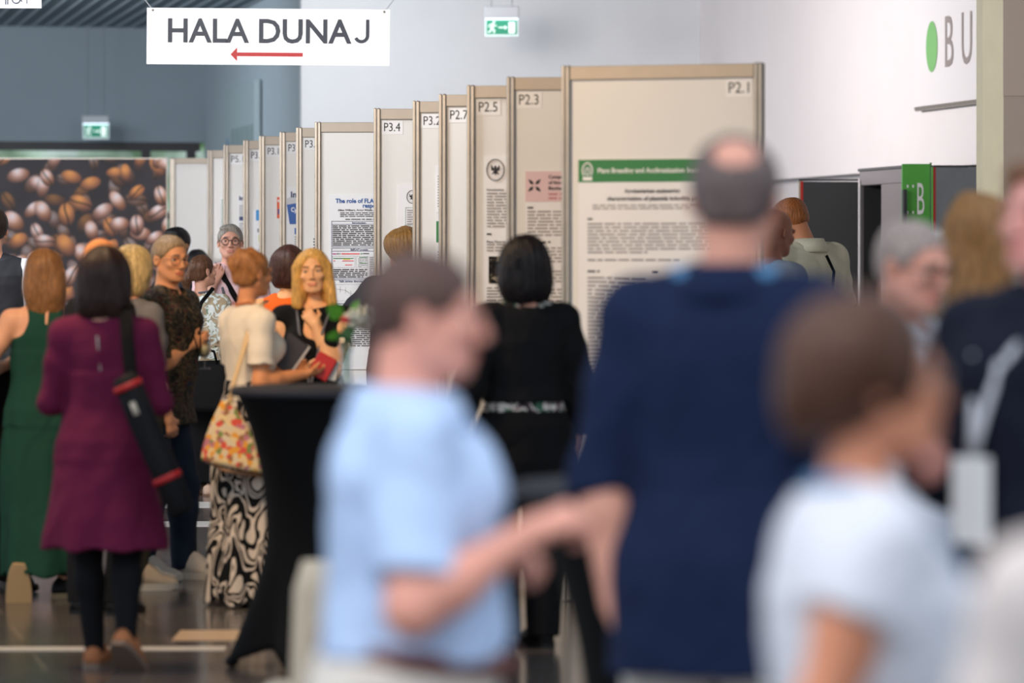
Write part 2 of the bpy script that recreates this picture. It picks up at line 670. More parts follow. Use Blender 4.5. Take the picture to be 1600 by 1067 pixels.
text_obj('title', 'Agrobacterium engineering:', 0.026, M_INK, p, (0.36, -0.003, ph - 0.155), align='CENTER', width=0.27, bold=0.0005)
text_obj('title', 'characterization of plasmids inducible promoters', 0.026, M_INK, p, (0.40, -0.003, ph - 0.19), align='CENTER', width=0.52, bold=0.0005)
words_mesh(0.07, 0.7, ph - 0.21, 2, 0.014, -0.0025).obj('author_lines', M_GREYINK, p)
mb = words_mesh(0.045, 0.76, ph - 0.285, 1, 0.018, -0.0025, fill=0.1, th=0.5)
mb = words_mesh(0.045, 0.10, ph - 0.272, 1, 0.016, -0.0025); mb.obj('heading', M_INK, p)
words_mesh(0.045, 0.76, ph - 0.295, 9, 0.0165, -0.0025).obj('body_text', M_GREYINK, p)
words_mesh(0.045, 0.70, ph - 0.462, 1, 0.018, -0.0025).obj('body_text', M_GREYINK, p)
words_mesh(0.045, 0.15, ph - 0.515, 1, 0.018, -0.0025).obj('heading', M_INK, p)
words_mesh(0.36, 0.40, ph - 0.515, 1, 0.018, -0.0025).obj('heading', M_INK, p)
words_mesh(0.045, 0.34, ph - 0.545, 26, 0.0185, -0.0025).obj('body_text', M_GREYINK, p)
words_mesh(0.45, 0.76, ph - 0.56, 1, 0.018, -0.0025).obj('body_text', M_GREYINK, p)
for i, hh in enumerate((0.07, 0.055, 0.06, 0.04, 0.05, 0.03, 0.06)):
    mb = MB()
    mb.box(0.43 + i * 0.045, 0.445 + i * 0.045, -0.003, -0.0022, ph - 0.72, ph - 0.72 + hh)
    mb.obj('chart_bar', mat('purple print', (88, 62, 140), 0.5), p)
words_mesh(0.40, 0.76, ph - 0.78, 12, 0.0185, -0.0025).obj('body_text', M_GREYINK, p)

# P2.3 poster with pink header
p = poster_root(B23, (822 - 792) / B23['s'], pz(268, B23) - 1.1, 'poster with a pink header block and dark crossed leaf emblem', 0.78, 1.1)
mb = MB(); mb.box(0, 0.78, -0.003, -0.002, 1.1 - 0.15, 1.1)
hdr = mb.obj('header_band', M_PINKP, p)
mb = MB()
for a in (0.8, 2.35, 3.9, 5.5):
    dx, dz = math.cos(a), math.sin(a)
    mb.tube([(0.045 + dx * 0.008, -0.004, 1.03 + dz * 0.008), (0.045 + dx * 0.022, -0.004, 1.03 + dz * 0.022), (0.045 + dx * 0.042, -0.004, 1.03 + dz * 0.042)], [0.002, 0.009, 0.002], 6, rr=(1, 0.3))
mb.obj('emblem', M_INK, hdr)
for i, t in enumerate(('Comparing the effects', 'of biomass applied', 'Biochar')):
    text_obj('lettering', t, 0.024, M_INK, hdr, (0.115, -0.0042, 1.1 - 0.035 - i * 0.028), bold=0.0006)
words_mesh(0.115, 0.5, 1.1 - 0.108, 2, 0.02, -0.0035).obj('lettering', mat('pale red print', (196, 130, 140), 0.6), hdr)
words_mesh(0.01, 0.06, 1.1 - 0.175, 1, 0.018, -0.0025).obj('heading', M_INK, p)
words_mesh(0.01, 0.75, 1.1 - 0.195, 8, 0.0165, -0.0025).obj('body_text', M_GREYINK, p)
words_mesh(0.03, 0.13, 1.1 - 0.345, 1, 0.018, -0.0025).obj('heading', M_INK, p)
words_mesh(0.01, 0.75, 1.1 - 0.375, 5, 0.0165, -0.0025).obj('body_text', M_GREYINK, p)
words_mesh(0.01, 0.75, 1.1 - 0.49, 4, 0.0165, -0.0025).obj('body_text', M_GREYINK, p)
words_mesh(0.01, 0.75, 1.1 - 0.58, 24, 0.018, -0.0025).obj('body_text', M_GREYINK, p)


def eagle(cx, cz, r, par, m, y=-0.0035):
    mb = MB()
    mb.tube([(cx + r * 0.9 * math.cos(a), y, cz + r * 1.1 * math.sin(a)) for a in np.linspace(0, 2 * math.pi, 28)], r * 0.05, 5)
    mb.tube([(cx, y, cz + r * .45), (cx, y, cz + r * .1), (cx, y, cz - r * .5)], [r * .06, r * .2, r * .05], 6, rr=(1, .3))
    for sx in (-1, 1):
        mb.tube([(cx, y, cz + r * .05), (cx + sx * r * .3, y, cz + r * .05), (cx + sx * r * .42, y, cz + r * .5)], [r * .16, r * .17, r * .03], 6, rr=(1, .3))
        mb.tube([(cx + sx * r * .1, y, cz - r * .2), (cx + sx * r * .35, y, cz - r * .45)], [r * .1, r * .04], 6, rr=(1, .3))
    for a in np.linspace(0.15, 2 * math.pi, 20):
        mb.ell((cx + r * .72 * math.cos(a), y, cz + r * .9 * math.sin(a)), (r * .035, 0.0006, r * .035), 6, 4)
    return mb.obj('emblem', m, par)


# P2.5 poster, eagle crest
p = poster_root(B25, (757 - 730) / B25['s'], pz(244, B25) - 1.25, 'tall poster with a round eagle seal beside the black haired woman', 0.74, 1.25)
eagle(0.06, 1.25 - 0.072, 0.05, p, M_INK)
text_obj('heading', 'Introduction', 0.018, M_INK, p, (0.015, -0.003, 1.25 - 0.18))
words_mesh(0.015, 0.7, 1.25 - 0.19, 12, 0.0155, -0.0025).obj('body_text', M_GREYINK, p)
words_mesh(0.015, 0.06, 1.25 - 0.40, 1, 0.018, -0.0025).obj('heading', M_INK, p)
text_obj('heading', 'Plant Material', 0.018, M_INK, p, (0.015, -0.003, 1.25 - 0.45))
words_mesh(0.015, 0.7, 1.25 - 0.455, 3, 0.0155, -0.0025).obj('body_text', M_GREYINK, p)
mb = MB(); mb.box(0.025, 0.2, -0.003, -0.002, 1.25 - 0.66, 1.25 - 0.52)
ph_ = mb.obj('photo_print', pattern_mat('dark photo print', [(0, (20, 20, 24)), (.5, (50, 44, 40)), (.6, (150, 140, 120))], 30, 0.4, 2), p)
words_mesh(0.015, 0.7, 1.25 - 0.68, 8, 0.0155, -0.0025).obj('body_text', M_GREYINK, p)
words_mesh(0.015, 0.7, 1.25 - 0.83, 22, 0.017, -0.0025).obj('body_text', M_GREYINK, p)

# P3.4 poster, small eagle seal
p = poster_root(B34, (622 - 584) / B34['s'], pz(288, B34) - 1.0, 'sheet with a small round seal at the right of board P3.4', 0.7, 1.0)
eagle(0.085, 1 - 0.075, 0.035, p, M_INK)
for k, zz in enumerate((0.86, 0.74, 0.62, 0.5)):
    mb = MB()
    for (a, b, c, d) in ((0.045, 0.6, zz - 0.105, zz - 0.103), (0.045, 0.6, zz - 0.0, zz + 0.002), (0.045, 0.047, zz - 0.105, zz), (0.6, 0.602, zz - .105, zz)):
        mb.box(a, b, -0.003, -0.002, c, d)
    mb.obj('text_frame', mat('sage print', (120, 150, 124), 0.6), p)
    words_mesh(0.055, 0.58, zz - 0.012, 7, 0.0135, -0.0025).obj('body_text', M_GREYINK, p)

# P3.2 poster strip at the right
p = poster_root(B32, (681 - 645) / B32['s'], pz(258, B32) - 1.1, 'narrow sliver of a poster with a green side block', 0.72, 1.1)
for za, zb, mm in ((0.83, 1.05, M_TAGP), (0.66, 0.78, M_GREEN), (0.45, 0.62, M_TAGP), (0.25, 0.42, M_TAGP)):
    mb = MB(); mb.bbox(0.004, 0.7, -0.004, -0.002, za, zb, 0.0009)
    mb.obj('text_block', mm, p)
    if mm is M_TAGP:
        words_mesh(0.012, 0.68, zb - 0.01, int((zb - za) / 0.016) - 1, 0.0155, -0.0045).obj('body_text', M_GREYINK, p)

# the sharp poster with the blue title
s36 = B36['s']
p = poster_root(B36, (514 - 492) / s36, pz(304, B36) - 1.15, 'white poster titled in blue about FLA7 with navy framed sections', 0.74, 1.15)
Hh = 1.15
text_obj('title', 'The role of FLA7 (Bradi3g39740) in', 0.040, M_BLUE, p, (0.045, -0.003, Hh - 0.055), width=0.56, bold=0.0012)
text_obj('title', 'response to stress', 0.040, M_BLUE, p, (0.225, -0.003, Hh - 0.086), width=0.28, bold=0.0012)
text_obj('author_lines', 'Alina Wilkarz, Artur Piński, Manfred Beckmann, Luis A. J. Mur', 0.016, M_INK, p, (0.06, -0.003, Hh - 0.108), width=0.52, bold=0.0004)
words_mesh(0.075, 0.6, Hh - 0.118, 3, 0.0115, -0.0025).obj('author_lines', M_INK, p)
words_mesh(0.11, 0.55, Hh - 0.16, 1, 0.013, -0.0025).obj('author_lines', M_INK, p)


def boxframe(x0, x1, z0, z1, par, m=M_NAVYI, t=0.003, y=-0.003):
    mb = MB()
    mb.box(x0, x1, y, y + 0.001, z1 - t, z1); mb.box(x0, x1, y, y + 0.001, z0, z0 + t)
    mb.box(x0, x0 + t, y, y + 0.001, z0, z1); mb.box(x1 - t, x1, y, y + 0.001, z0, z1)
    return mb.obj('section_frame', m, par)


boxframe(0.018, 0.72, Hh - 0.345, Hh - 0.175, p)
boxframe(0.018, 0.72, Hh - 0.197, Hh - 0.175, p)
text_obj('heading', 'Introduction', 0.018, M_NAVYI, p, (0.155, -0.003, Hh - 0.192), bold=0.0004)
words_mesh(0.025, 0.71, Hh - 0.203, 11, 0.0125, -0.0025, th=0.6).obj('body_text', M_INK, p)
boxframe(0.018, 0.72, Hh - 0.553, Hh - 0.352, p)
boxframe(0.018, 0.72, Hh - 0.374, Hh - 0.352, p)
text_obj('heading', 'BdFLA7 protein', 0.018, M_NAVYI, p, (0.145, -0.003, Hh - 0.369), bold=0.0004)
mb = MB(); mb.box(0.085, 0.205, -0.0035, -0.002, Hh - 0.394, Hh - 0.387); mb.obj('chart_bar', M_RED, p)
mb = MB(); mb.box(0.025, 0.05, -0.0035, -0.002, Hh - 0.394, Hh - 0.387); mb.obj('chart_bar', mat('magenta print', (190, 60, 140), .5), p)
for a in (0.055, 0.062, 0.072):
    mb = MB()
    mb.box(a, a + 0.004, -0.0035, -0.002, Hh - 0.394, Hh - 0.386)
    mb.obj('chart_bar', M_INK, p)
mb = MB(); mb.box(0.21, 0.222, -0.0035, -0.002, Hh - 0.394, Hh - 0.387); mb.obj('chart_bar', M_GREEN, p)
words_mesh(0.225, 0.27, Hh - 0.386, 1, 0.012, -0.0025).obj('body_text', M_INK, p)
boxframe(0.025, 0.175, Hh - 0.48, Hh - 0.405, p, M_GREYINK, 0.0015)
boxframe(0.182, 0.26, Hh - 0.48, Hh - 0.405, p, M_GREYINK, 0.0015)
for (a, b, zz, mm) in ((0.032, 0.165, 0.419, M_GREEN), (0.095, 0.14, 0.425, M_YEL), (0.032, 0.042, 0.436, M_RED), (0.09, 0.165, 0.436, M_RED), (0.108, 0.155, 0.462, M_RED), (0.202, 0.255, 0.412, M_GREEN), (0.202, 0.255, 0.45, M_GREEN)):
    mb = MB(); mb.box(a, b, -0.004, -0.002, Hh - zz - 0.0035, Hh - zz + 0.0015); mb.obj('chart_bar', mm, p)
words_mesh(0.195, 0.255, Hh - 0.42, 4, 0.008, -0.0025).obj('body_text', M_GREYINK, p)
words_mesh(0.195, 0.255, Hh - 0.457, 3, 0.008, -0.0025).obj('body_text', M_GREYINK, p)
words_mesh(0.028, 0.255, Hh - 0.49, 5, 0.012, -0.0025, th=0.6).obj('body_text', M_INK, p)
words_mesh(0.27, 0.70, Hh - 0.41, 11, 0.012, -0.0025, th=0.6).obj('body_text', M_GREYINK, p)
boxframe(0.018, 0.72, Hh - 0.72, Hh - 0.56, p)
text_obj('heading', 'Salt stress decreases fla7 germination efficiency', 0.019, M_NAVYI, p, (0.07, -0.003, Hh - 0.577), width=0.42, bold=0.0004)
mb = MB()
for k in range(2):
    xs_ = [0.04, 0.075, 0.11, 0.145, 0.18]
    zs_ = [0.62, 0.625, 0.63, 0.65 + 0.01 * k, 0.655 + .01 * k]
    for a, b, c, d in zip(xs_, zs_, xs_[1:], zs_[1:]):
        mb.tube([(a, -0.003, Hh - b), (c, -0.003, Hh - d)], 0.0006, 4)
    for a, b in zip(xs_, zs_):
        mb.box(a, a + 0.0012, -0.0035, -0.0025, Hh - b - 0.02, Hh - b + 0.02)
mb.obj('line_chart', M_GREYINK, p)
boxframe(0.03, 0.22, Hh - 0.70, Hh - 0.59, p, M_GREYINK, 0.0012)
words_mesh(0.03, 0.70, Hh - 0.735, 20, 0.0135, -0.0025).obj('body_text', M_INK, p)
# rolled lower dark edge
# P3.10 poster
p = poster_root(B310, (444 - 437) / B310['s'] + 0.02, pz(288, B310) - 1.1, 'poster with a curved grey crest over a solid blue panel', 0.72, 1.08)
Hh = 1.08
mb = MB()
pts_t = []
n = 14
rings = []
for i in range(n + 1):
    x = 0.0 + 0.30 * i / n
    zt = Hh - 0.09 + 0.085 * math.sin(math.pi * min(1, (x + 0.02) / 0.6))
    rings.append([(x, -0.004, Hh - 0.13), (x, -0.0025, Hh - 0.13), (x, -0.0025, zt), (x, -0.004, zt)])
mb.rings(rings)
g = mb.obj('grey_crest', mat('pale grey print', (206, 206, 210), 0.5), p)
text_obj('lettering', 'InHor', 0.058, M_NAVYI, g, (0.028, -0.0045, Hh - 0.072), width=0.15, bold=0.0016)
mb = MB()
mb.add([(0.0, -0.005, Hh - 0.125), (0.02, -0.005, Hh - 0.262), (0.6, -0.005, Hh - 0.262), (0.6, -0.005, Hh - 0.10), (0.30, -0.005, Hh - 0.098), (0.12, -0.005, Hh - 0.105),
        (0.0, -0.002, Hh - 0.125), (0.02, -0.002, Hh - 0.262), (0.6, -0.002, Hh - 0.262), (0.6, -0.002, Hh - 0.10), (0.30, -0.002, Hh - 0.098), (0.12, -0.002, Hh - 0.105)],
       [(0, 1, 2, 3, 4, 5), (11, 10, 9, 8, 7, 6), (0, 6, 7, 1), (1, 7, 8, 2), (2, 8, 9, 3), (3, 9, 10, 4), (4, 10, 11, 5), (5, 11, 6, 0)])
g = mb.obj('blue_panel', mat('strong blue print', (14, 86, 168), 0.45), p)
text_obj('lettering', 'Cytology of', 0.045, M_TAGP, g, (0.03, -0.0056, Hh - 0.175), bold=0.0012, sx=0.8)
mb = MB(); mb.box(0.055, 0.5, -0.004, -0.002, Hh - 0.335, Hh - 0.29)
g = mb.obj('heading_band', mat('strong blue print', (14, 86, 168), 0.45), p)
text_obj('lettering', 'INTRODUCTION', 0.02, M_TAGP, g, (0.068, -0.0048, Hh - 0.317), bold=0.0004)
words_mesh(0.055, 0.6, Hh - 0.35, 26, 0.0165, -0.0025).obj('body_text', M_GREYINK, p)
# P3.12 red strip
p = poster_root(B312, (433 - 405) / B312['s'], pz(308, B312) - 0.155, 'small orange red card with blue writing beside the P3.12 post', 0.10, 0.155, pm=M_ORNG)
mb = MB(); mb.box(0.006, 0.016, -0.003, -0.002, 0.03, 0.07); mb.obj('blue_mark', M_BLUE, p)
mb = MB(); mb.box(0.006, 0.016, -0.003, -0.002, 0.12, 0.135); mb.obj('white_mark', M_TAGP, p)
p = poster_root(B314, (396 - 380) / B314['s'], pz(328, B314) - 0.9, 'poster with blue and yellow green blocks on board P3.14', 0.7, 0.9)
for (a, b, c, d, mm) in ((0.02, 0.3, 0.82, 0.90, mat('sky blue print', (66, 150, 214), .5)), (0.03, 0.08, 0.73, 0.76, M_GREYINK), (0.04, 0.2, 0.66, 0.71, mat('lime print', (196, 216, 60), .5)), (0.04, 0.16, 0.585, 0.605, M_BLUE)):
    mb = MB(); mb.box(a, b, -0.004, -0.002, c, d); mb.obj('colour_block', mm, p)
words_mesh(0.03, 0.6, 0.57, 20, 0.017, -0.0025).obj('body_text', M_GREYINK, p)
p = poster_root(B51, (372 - 349) / B51['s'], pz(305, B51) - 0.9, 'narrow poster strip with navy headings on board P5.1', 0.7, 0.9)
text_obj('heading', 'Ind', 0.05, M_NAVYI, p, (0.01, -0.004, 0.86), bold=0.001)
mb = MB(); mb.box(0.01, 0.3, -0.004, -0.002, 0.70, 0.73); mb.obj('heading_band', M_NAVYI, p)
words_mesh(0.01, 0.6, 0.82, 6, 0.017, -0.0025).obj('body_text', M_GREYINK, p)
words_mesh(0.01, 0.6, 0.68, 24, 0.017, -0.0025).obj('body_text', M_GREYINK, p)
p = poster_root(BEND, (344 - 324) / BEND['s'], pz(308, BEND) - 0.9, 'pale text sheet on the farthest untagged board', 0.7, 0.9)
words_mesh(0.01, 0.6, 0.88, 30, 0.02, -0.0025).obj('body_text', mat('sage print', (120, 150, 124), 0.6), p)
p = poster_root(B38, (490 - 463) / B38['s'], pz(370, B38) - 0.7, 'text sheet low on board P3.8, only its edge visible', 0.7, 0.7)
words_mesh(0.0, 0.6, 0.69, 30, 0.02, -0.0025).obj('body_text', M_INK, p)

# ------------------------------------------------------------------ white hall board + coffee bean banner
Yw = F * 0.9 / (HOR - 247)
eb = empty('partition_wall', (at(265, 0, Yw)[0], Yw, 0), 0.0, 'plain white partition panel at the right edge of the coffee bean banner', 'partition')
mb = MB(); mb.bbox(0, 0.05, -0.03, 0.03, 0, 2.5, .006); mb.obj('post', M_ALU, eb)
mb = MB(); mb.bbox(0.05, 0.42, -0.02, 0.02, 2.45, 2.5, .003); mb.obj('top_rail', M_ALU2, eb)
mb = MB(); mb.box(0.05, 0.42, -0.005, 0.005, 0, 2.45); mb.obj('panel', M_BOARD, eb)


def bean_banner():
    W_, H_ = 2.6, 1.72
    x1 = at(262, 0, Yw)[0]
    step = 0.006
    nx, nz = int(W_ / step), int(H_ / step)
    X, Z = np.meshgrid(np.arange(nx) * step, np.arange(nz) * step, indexing='ij')
    C = np.zeros((nx, nz, 3))
    C[:] = np.array([38, 30, 40]) / 255.0
    C += 0.03 * np.sin(X * 9 + 2 * np.sin(Z * 7))[..., None]
    r = RNG
    pts = []
    g = 0.185
    for pas in range(2):
        for i in range(int(W_ / g) + 1):
            for j in range(int(H_ / g) + 1):
                if r.rand() < 0.86:
                    pts.append((pas, (i + r.rand()) * g, (j + r.rand()) * g))
    for pas, cx, cz in pts:
        a = r.uniform(0, math.pi)
        L = r.uniform(0.095, 0.135) * (0.85 + 0.08 * pas)
        Wd = L * r.uniform(0.5, 0.72)
        i0, i1 = max(0, int((cx - L) / step)), min(nx, int((cx + L) / step) + 1)
        j0, j1 = max(0, int((cz - L) / step)), min(nz, int((cz + L) / step) + 1)
        if i1 <= i0 or j1 <= j0:
            continue
        x = X[i0:i1, j0:j1] - cx
        z = Z[i0:i1, j0:j1] - cz
        u = (x * math.cos(a) + z * math.sin(a)) / L
        v = (-x * math.sin(a) + z * math.cos(a)) / Wd
        rr = np.sqrt(u * u + v * v)
        inside = np.clip((1 - rr) * 6, 0, 1)
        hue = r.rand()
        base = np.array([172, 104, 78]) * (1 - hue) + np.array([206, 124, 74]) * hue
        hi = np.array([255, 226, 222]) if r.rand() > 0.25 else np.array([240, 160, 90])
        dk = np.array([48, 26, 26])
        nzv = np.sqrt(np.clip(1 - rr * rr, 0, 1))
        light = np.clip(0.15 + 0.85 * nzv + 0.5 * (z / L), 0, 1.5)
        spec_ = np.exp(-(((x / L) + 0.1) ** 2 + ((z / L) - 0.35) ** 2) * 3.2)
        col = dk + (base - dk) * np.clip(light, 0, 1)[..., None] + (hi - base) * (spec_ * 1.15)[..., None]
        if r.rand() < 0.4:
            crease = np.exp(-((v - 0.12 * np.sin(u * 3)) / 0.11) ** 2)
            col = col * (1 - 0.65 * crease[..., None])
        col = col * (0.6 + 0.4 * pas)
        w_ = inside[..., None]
        # blend the bean in with a soft edge
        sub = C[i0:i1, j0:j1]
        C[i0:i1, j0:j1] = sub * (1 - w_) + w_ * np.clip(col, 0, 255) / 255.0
    C = np.clip(C, 0, 1)
    L_ = np.where(C <= 0.04045, C / 12.92, ((C + 0.055) / 1.055) ** 2.4)
    vs = np.stack([X.ravel(), np.zeros(nx * nz), Z.ravel()], 1)
    idx = np.arange(nx * nz).reshape(nx, nz)
    fs = np.stack([idx[:-1, :-1].ravel(), idx[1:, :-1].ravel(), idx[1:, 1:].ravel(), idx[:-1, 1:].ravel()], 1)
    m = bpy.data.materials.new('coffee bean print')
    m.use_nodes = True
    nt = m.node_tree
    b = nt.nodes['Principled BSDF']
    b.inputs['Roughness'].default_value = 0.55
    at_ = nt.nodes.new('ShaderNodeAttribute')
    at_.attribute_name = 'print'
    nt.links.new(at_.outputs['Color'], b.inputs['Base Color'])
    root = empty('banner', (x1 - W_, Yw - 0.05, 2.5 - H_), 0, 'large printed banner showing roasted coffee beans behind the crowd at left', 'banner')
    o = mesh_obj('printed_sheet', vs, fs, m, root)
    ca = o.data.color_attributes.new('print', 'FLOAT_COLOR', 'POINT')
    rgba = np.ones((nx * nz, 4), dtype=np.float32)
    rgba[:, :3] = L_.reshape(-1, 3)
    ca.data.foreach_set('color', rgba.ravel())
    mb = MB(); mb.box(0, W_, 0.004, 0.03, -0.3, H_)
    mb.box(0.0, 0.03, 0.004, 0.03, -0.79, -0.3); mb.box(W_ - 0.03, W_, 0.004, 0.03, -0.79, -0.3)
    mb.obj('backing_frame', M_ALU, root)
    # light counter front below the beans
    mb = MB(); mb.box(0, W_, -0.003, 0.003, -0.78, 0)
    mb.obj('plain_lower_sheet', mat('pale banner cloth', (200, 206, 214), .6), root)


bean_banner()

# ------------------------------------------------------------------ hanging signs
Ys = 26.0
x0, _, z0 = at(229, 102, Ys)
x1, _, z1 = at(609, 12, Ys)
W_, H_ = x1 - x0, z1 - z0
sg = empty('hanging_sign', (x0, Ys, z0), 0, 'wide white hanging sign reading HALA DUNAJ with a red left arrow', 'sign')
sg.rotation_euler = (0, math.radians(0.45), 0)
mb = MB(); mb.bbox(0, W_, -0.004, 0.004, 0.008, H_, .0015)
mb.obj('sign_board', mat('white acrylic with glow', (246, 247, 250), 0.35, emit=0.45), sg)  # emission added to whiten the board, no lamp sits behind it
zt_b, ch_ = H_ * (102 - 65) / 90, H_ * 37 / 90
px_ = W_ / 380
text_obj('lettering', 'HALA DUNA', 0.3, M_INKS, sg, (33 * px_, -0.006, zt_b), width=287 * px_, cap_h=ch_, bold=0.006)
mb = MB()
jx = (574 - 229) * px_
jr = 9.6 * px_
ring_j = [(jx, zt_b + ch_), (jx, zt_b + jr + 2.4 * px_)] + [(jx - jr + jr * math.cos(a), zt_b + jr + 2.4 * px_ + jr * math.sin(a)) for a in np.linspace(-.2, -2.75, 10)]
sec = []
for ii, (xx, zz) in enumerate(ring_j):
    x0_, z0_ = ring_j[max(0, ii - 1)]
    x1_, z1_ = ring_j[min(len(ring_j) - 1, ii + 1)]
    dx_, dz_ = x1_ - x0_, z1_ - z0_
    n_l = math.hypot(dx_, dz_)
    nx_, nz_ = -dz_ / n_l * 2.7 * px_, dx_ / n_l * 2.7 * px_
    sec.append([(xx + nx_, -.0075, zz + nz_), (xx - nx_, -.0075, zz - nz_), (xx - nx_, -.005, zz - nz_), (xx + nx_, -.005, zz + nz_)])
mb.rings(sec)
mb.obj('lettering', M_INKS, sg)
mb = MB()
ay = H_ * (102 - 84) / 90
xa, xb = W_ * 131 / 380, W_ * 244 / 380
mb.box(xa + 0.0455, xb, -0.008, -0.005, ay - 0.012, ay + 0.014)
mb.add([(xa, -.008, ay), (xa + .045, -.008, ay - .046), (xa + .045, -.008, ay + .048), (xa, -.005, ay), (xa + .045, -.005, ay - .046), (xa + .045, -.005, ay + .048)],
       [(0, 1, 2), (5, 4, 3), (0, 3, 4, 1), (1, 4, 5, 2), (2, 5, 3, 0)])
mb.obj('arrow', M_RED, sg)
M_CORD = mat('white cord', (220, 224, 228), 0.6)
for sx, xx, hd_ in ((-1, 0.04, 1), (1, W_ - 0.04, 1)):
    mb = MB(); mb.tube([(xx, 0, H_ - 0.015), (xx + sx * 0.75, 0, CZ - z0)], 0.004, 6)
    mb.obj('cord', M_CORD, sg)
    mb = MB(); mb.ell((xx, -0.003, H_ - 0.016), (0.009, 0.006, 0.009)); mb.obj('eyelet', M_ALU, sg)
# far left fragment
Ys2 = 24.0
xr, _, zb = at(65, 13, Ys2)
s2 = empty('hanging_sign', (xr - 1.3, Ys2, zb), 0, 'corner of a white hanging sign with cut off lettering at the upper left', 'sign')
mb = MB(); mb.bbox(0, 1.3, -0.004, 0.004, 0, 0.40, .0015)
mb.obj('sign_board', mat('white acrylic', (236, 236, 238), 0.35), s2)
k = Ys2 / F


def S2(px, py):
    return (1.3 - (65 - px) * k, -0.006, (13 - py) * k)


for pts_, r_ in (([(8.9, -25), (8.9, 7.4)], .9), ([(12.1, -25), (12.1, 7.4)], .9),
                 ([(25.3 + 6.2 * math.cos(a), -1 + 6.3 * math.sin(a)) for a in np.linspace(0, math.pi, 12)], 1.0), ([(31.5, -25), (32.2, -1), (34.4, 2.6)], .9),
                 ([(42, -18), (42, 6)], .7), ([(38, -8), (46, -8)], .7), ([(48, -.2), (58, -.2)], .6)):
    mb = MB(); mb.tube([S2(*q_) for q_ in pts_], r_ * k * 1.2, 6); mb.obj('lettering', M_INKS, s2)
mb = MB(); mb.tube([(1.25, 0, 0.39), (1.25, 0, CZ - zb)], 0.004, 6); mb.obj('cord', M_CORD, s2)
mb = MB(); mb.tube([(0.05, 0, 0.39), (0.05, 0, CZ - zb)], 0.004, 6); mb.obj('cord', M_CORD, s2)


def exit_sign(px0, px1, ptop, pmid, pbot, Y, label, wires=True, rz=0.0):
    k = Y / F
    xx, _, zt = at(px0, ptop, Y)
    wd = (px1 - px0) * k
    hb = (pmid - ptop) * k
    hs = (pbot - pmid) * k
    o = empty('exit_sign', (xx, Y, zt - hb - hs), rz, label, 'exit sign', 'green exit signs')
    mb = MB(); mb.bbox(0, wd, -0.06, 0.06, hs, hs + hb, .008); mb.obj('lamp_housing', mat('grey plastic housing', (186, 190, 196), .5), o)
    mb = MB(); mb.box(0.01, wd - 0.01, -0.05, 0.05, hs - 0.008, hs); mb.obj('light_tube', mat('sign tube', (225, 240, 255), .5, emit=2.2), o)
    mb = MB(); mb.bbox(0.005, wd - 0.005, -0.008, 0.008, 0, hs - 0.006, .002)
    pl = mb.obj('sign_plate', mat('clear rim acrylic', (206, 226, 226), .3, emit=0.3), o)
    mb = MB(); mb.box(0.018, wd - 0.018, -0.012, -0.009, 0.018, hs - 0.014)
    gp = mb.obj('green_field', mat('exit green', (6, 132, 100), .5, emit=0.35), pl)
    wm = mat('exit pictogram white', (235, 250, 245), .5, emit=0.6)
    mb = MB()
    h = hs - 0.032
    mb.box(wd * 0.70, wd * 0.88, -0.016, -0.0125, 0.03, 0.018 + h * 0.85)          # door
    mb.obj('door_pictogram', wm, gp)
    mb = MB()
    mb.box(wd * 0.40, wd * 0.62, -0.016, -0.0125, 0.018 + h * .45, 0.018 + h * .52)
    q = (wd * 0.66, 0.018 + h * .485)
    mb.add([(q[0], -.016, q[1]), (q[0] - .022, -.016, q[1] + .02), (q[0] - .022, -.016, q[1] - .02), (q[0], -.0125, q[1]), (q[0] - .022, -.0125, q[1] + .02), (q[0] - .022, -.0125, q[1] - .02)],
           [(0, 1, 2), (5, 4, 3), (0, 3, 4, 1), (1, 4, 5, 2), (2, 5, 3, 0)])
    mb.obj('arrow', wm, gp)
    mb = MB()
    cx, cz = wd * 0.22, 0.018
    yb = -0.0145
    mb.ell((cx + 0.018, yb, cz + h * .86), (0.010, 0.002, 0.010))
    mb.tube([(cx + .010, yb, cz + h * .74), (cx - .004, yb, cz + h * .42)], 0.009, 6, rr=(1, .3))
    mb.tube([(cx - .004, yb, cz + h * .42), (cx + .022, yb, cz + h * .30), (cx + .016, yb, cz + h * .08)], 0.006, 6, rr=(1, .3))
    mb.tube([(cx - .006, yb, cz + h * .42), (cx - .012, yb, cz + h * .22), (cx - .038, yb, cz + h * .16)], 0.006, 6, rr=(1, .3))
    mb.tube([(cx + .008, yb, cz + h * .70), (cx + .028, yb, cz + h * .56), (cx + .04, yb, cz + h * .66)], 0.0045, 6, rr=(1, .3))
    mb.tube([(cx + .006, yb, cz + h * .72), (cx - .022, yb, cz + h * .66), (cx - .032, yb, cz + h * .48)], 0.0045, 6, rr=(1, .3))
    mb.obj('running_figure', wm, gp)
    mb = MB()
    for f_ in ((0.2, 0.8) if wires else (0.5,)):
        mb.tube([(wd * f_, 0, hs + hb - 0.005), (wd * f_, 0, CZ + (0.55 if wires and Y > 30 and px0 > 600 else 0) - (zt - hb - hs))], 0.005 if wires else 0.004, 6)
    mb.obj('hanger', mat('hanger metal', (130, 134, 140), .4), o)
    return o


exit_sign(757, 811, 10, 29, 57, 35.0, 'green exit sign with running figure and arrow hanging near the top middle', True)
es = exit_sign(129, 171, 181, 193, 217, 43.0, 'green exit sign seen small above the left window strip', True, math.radians(0))

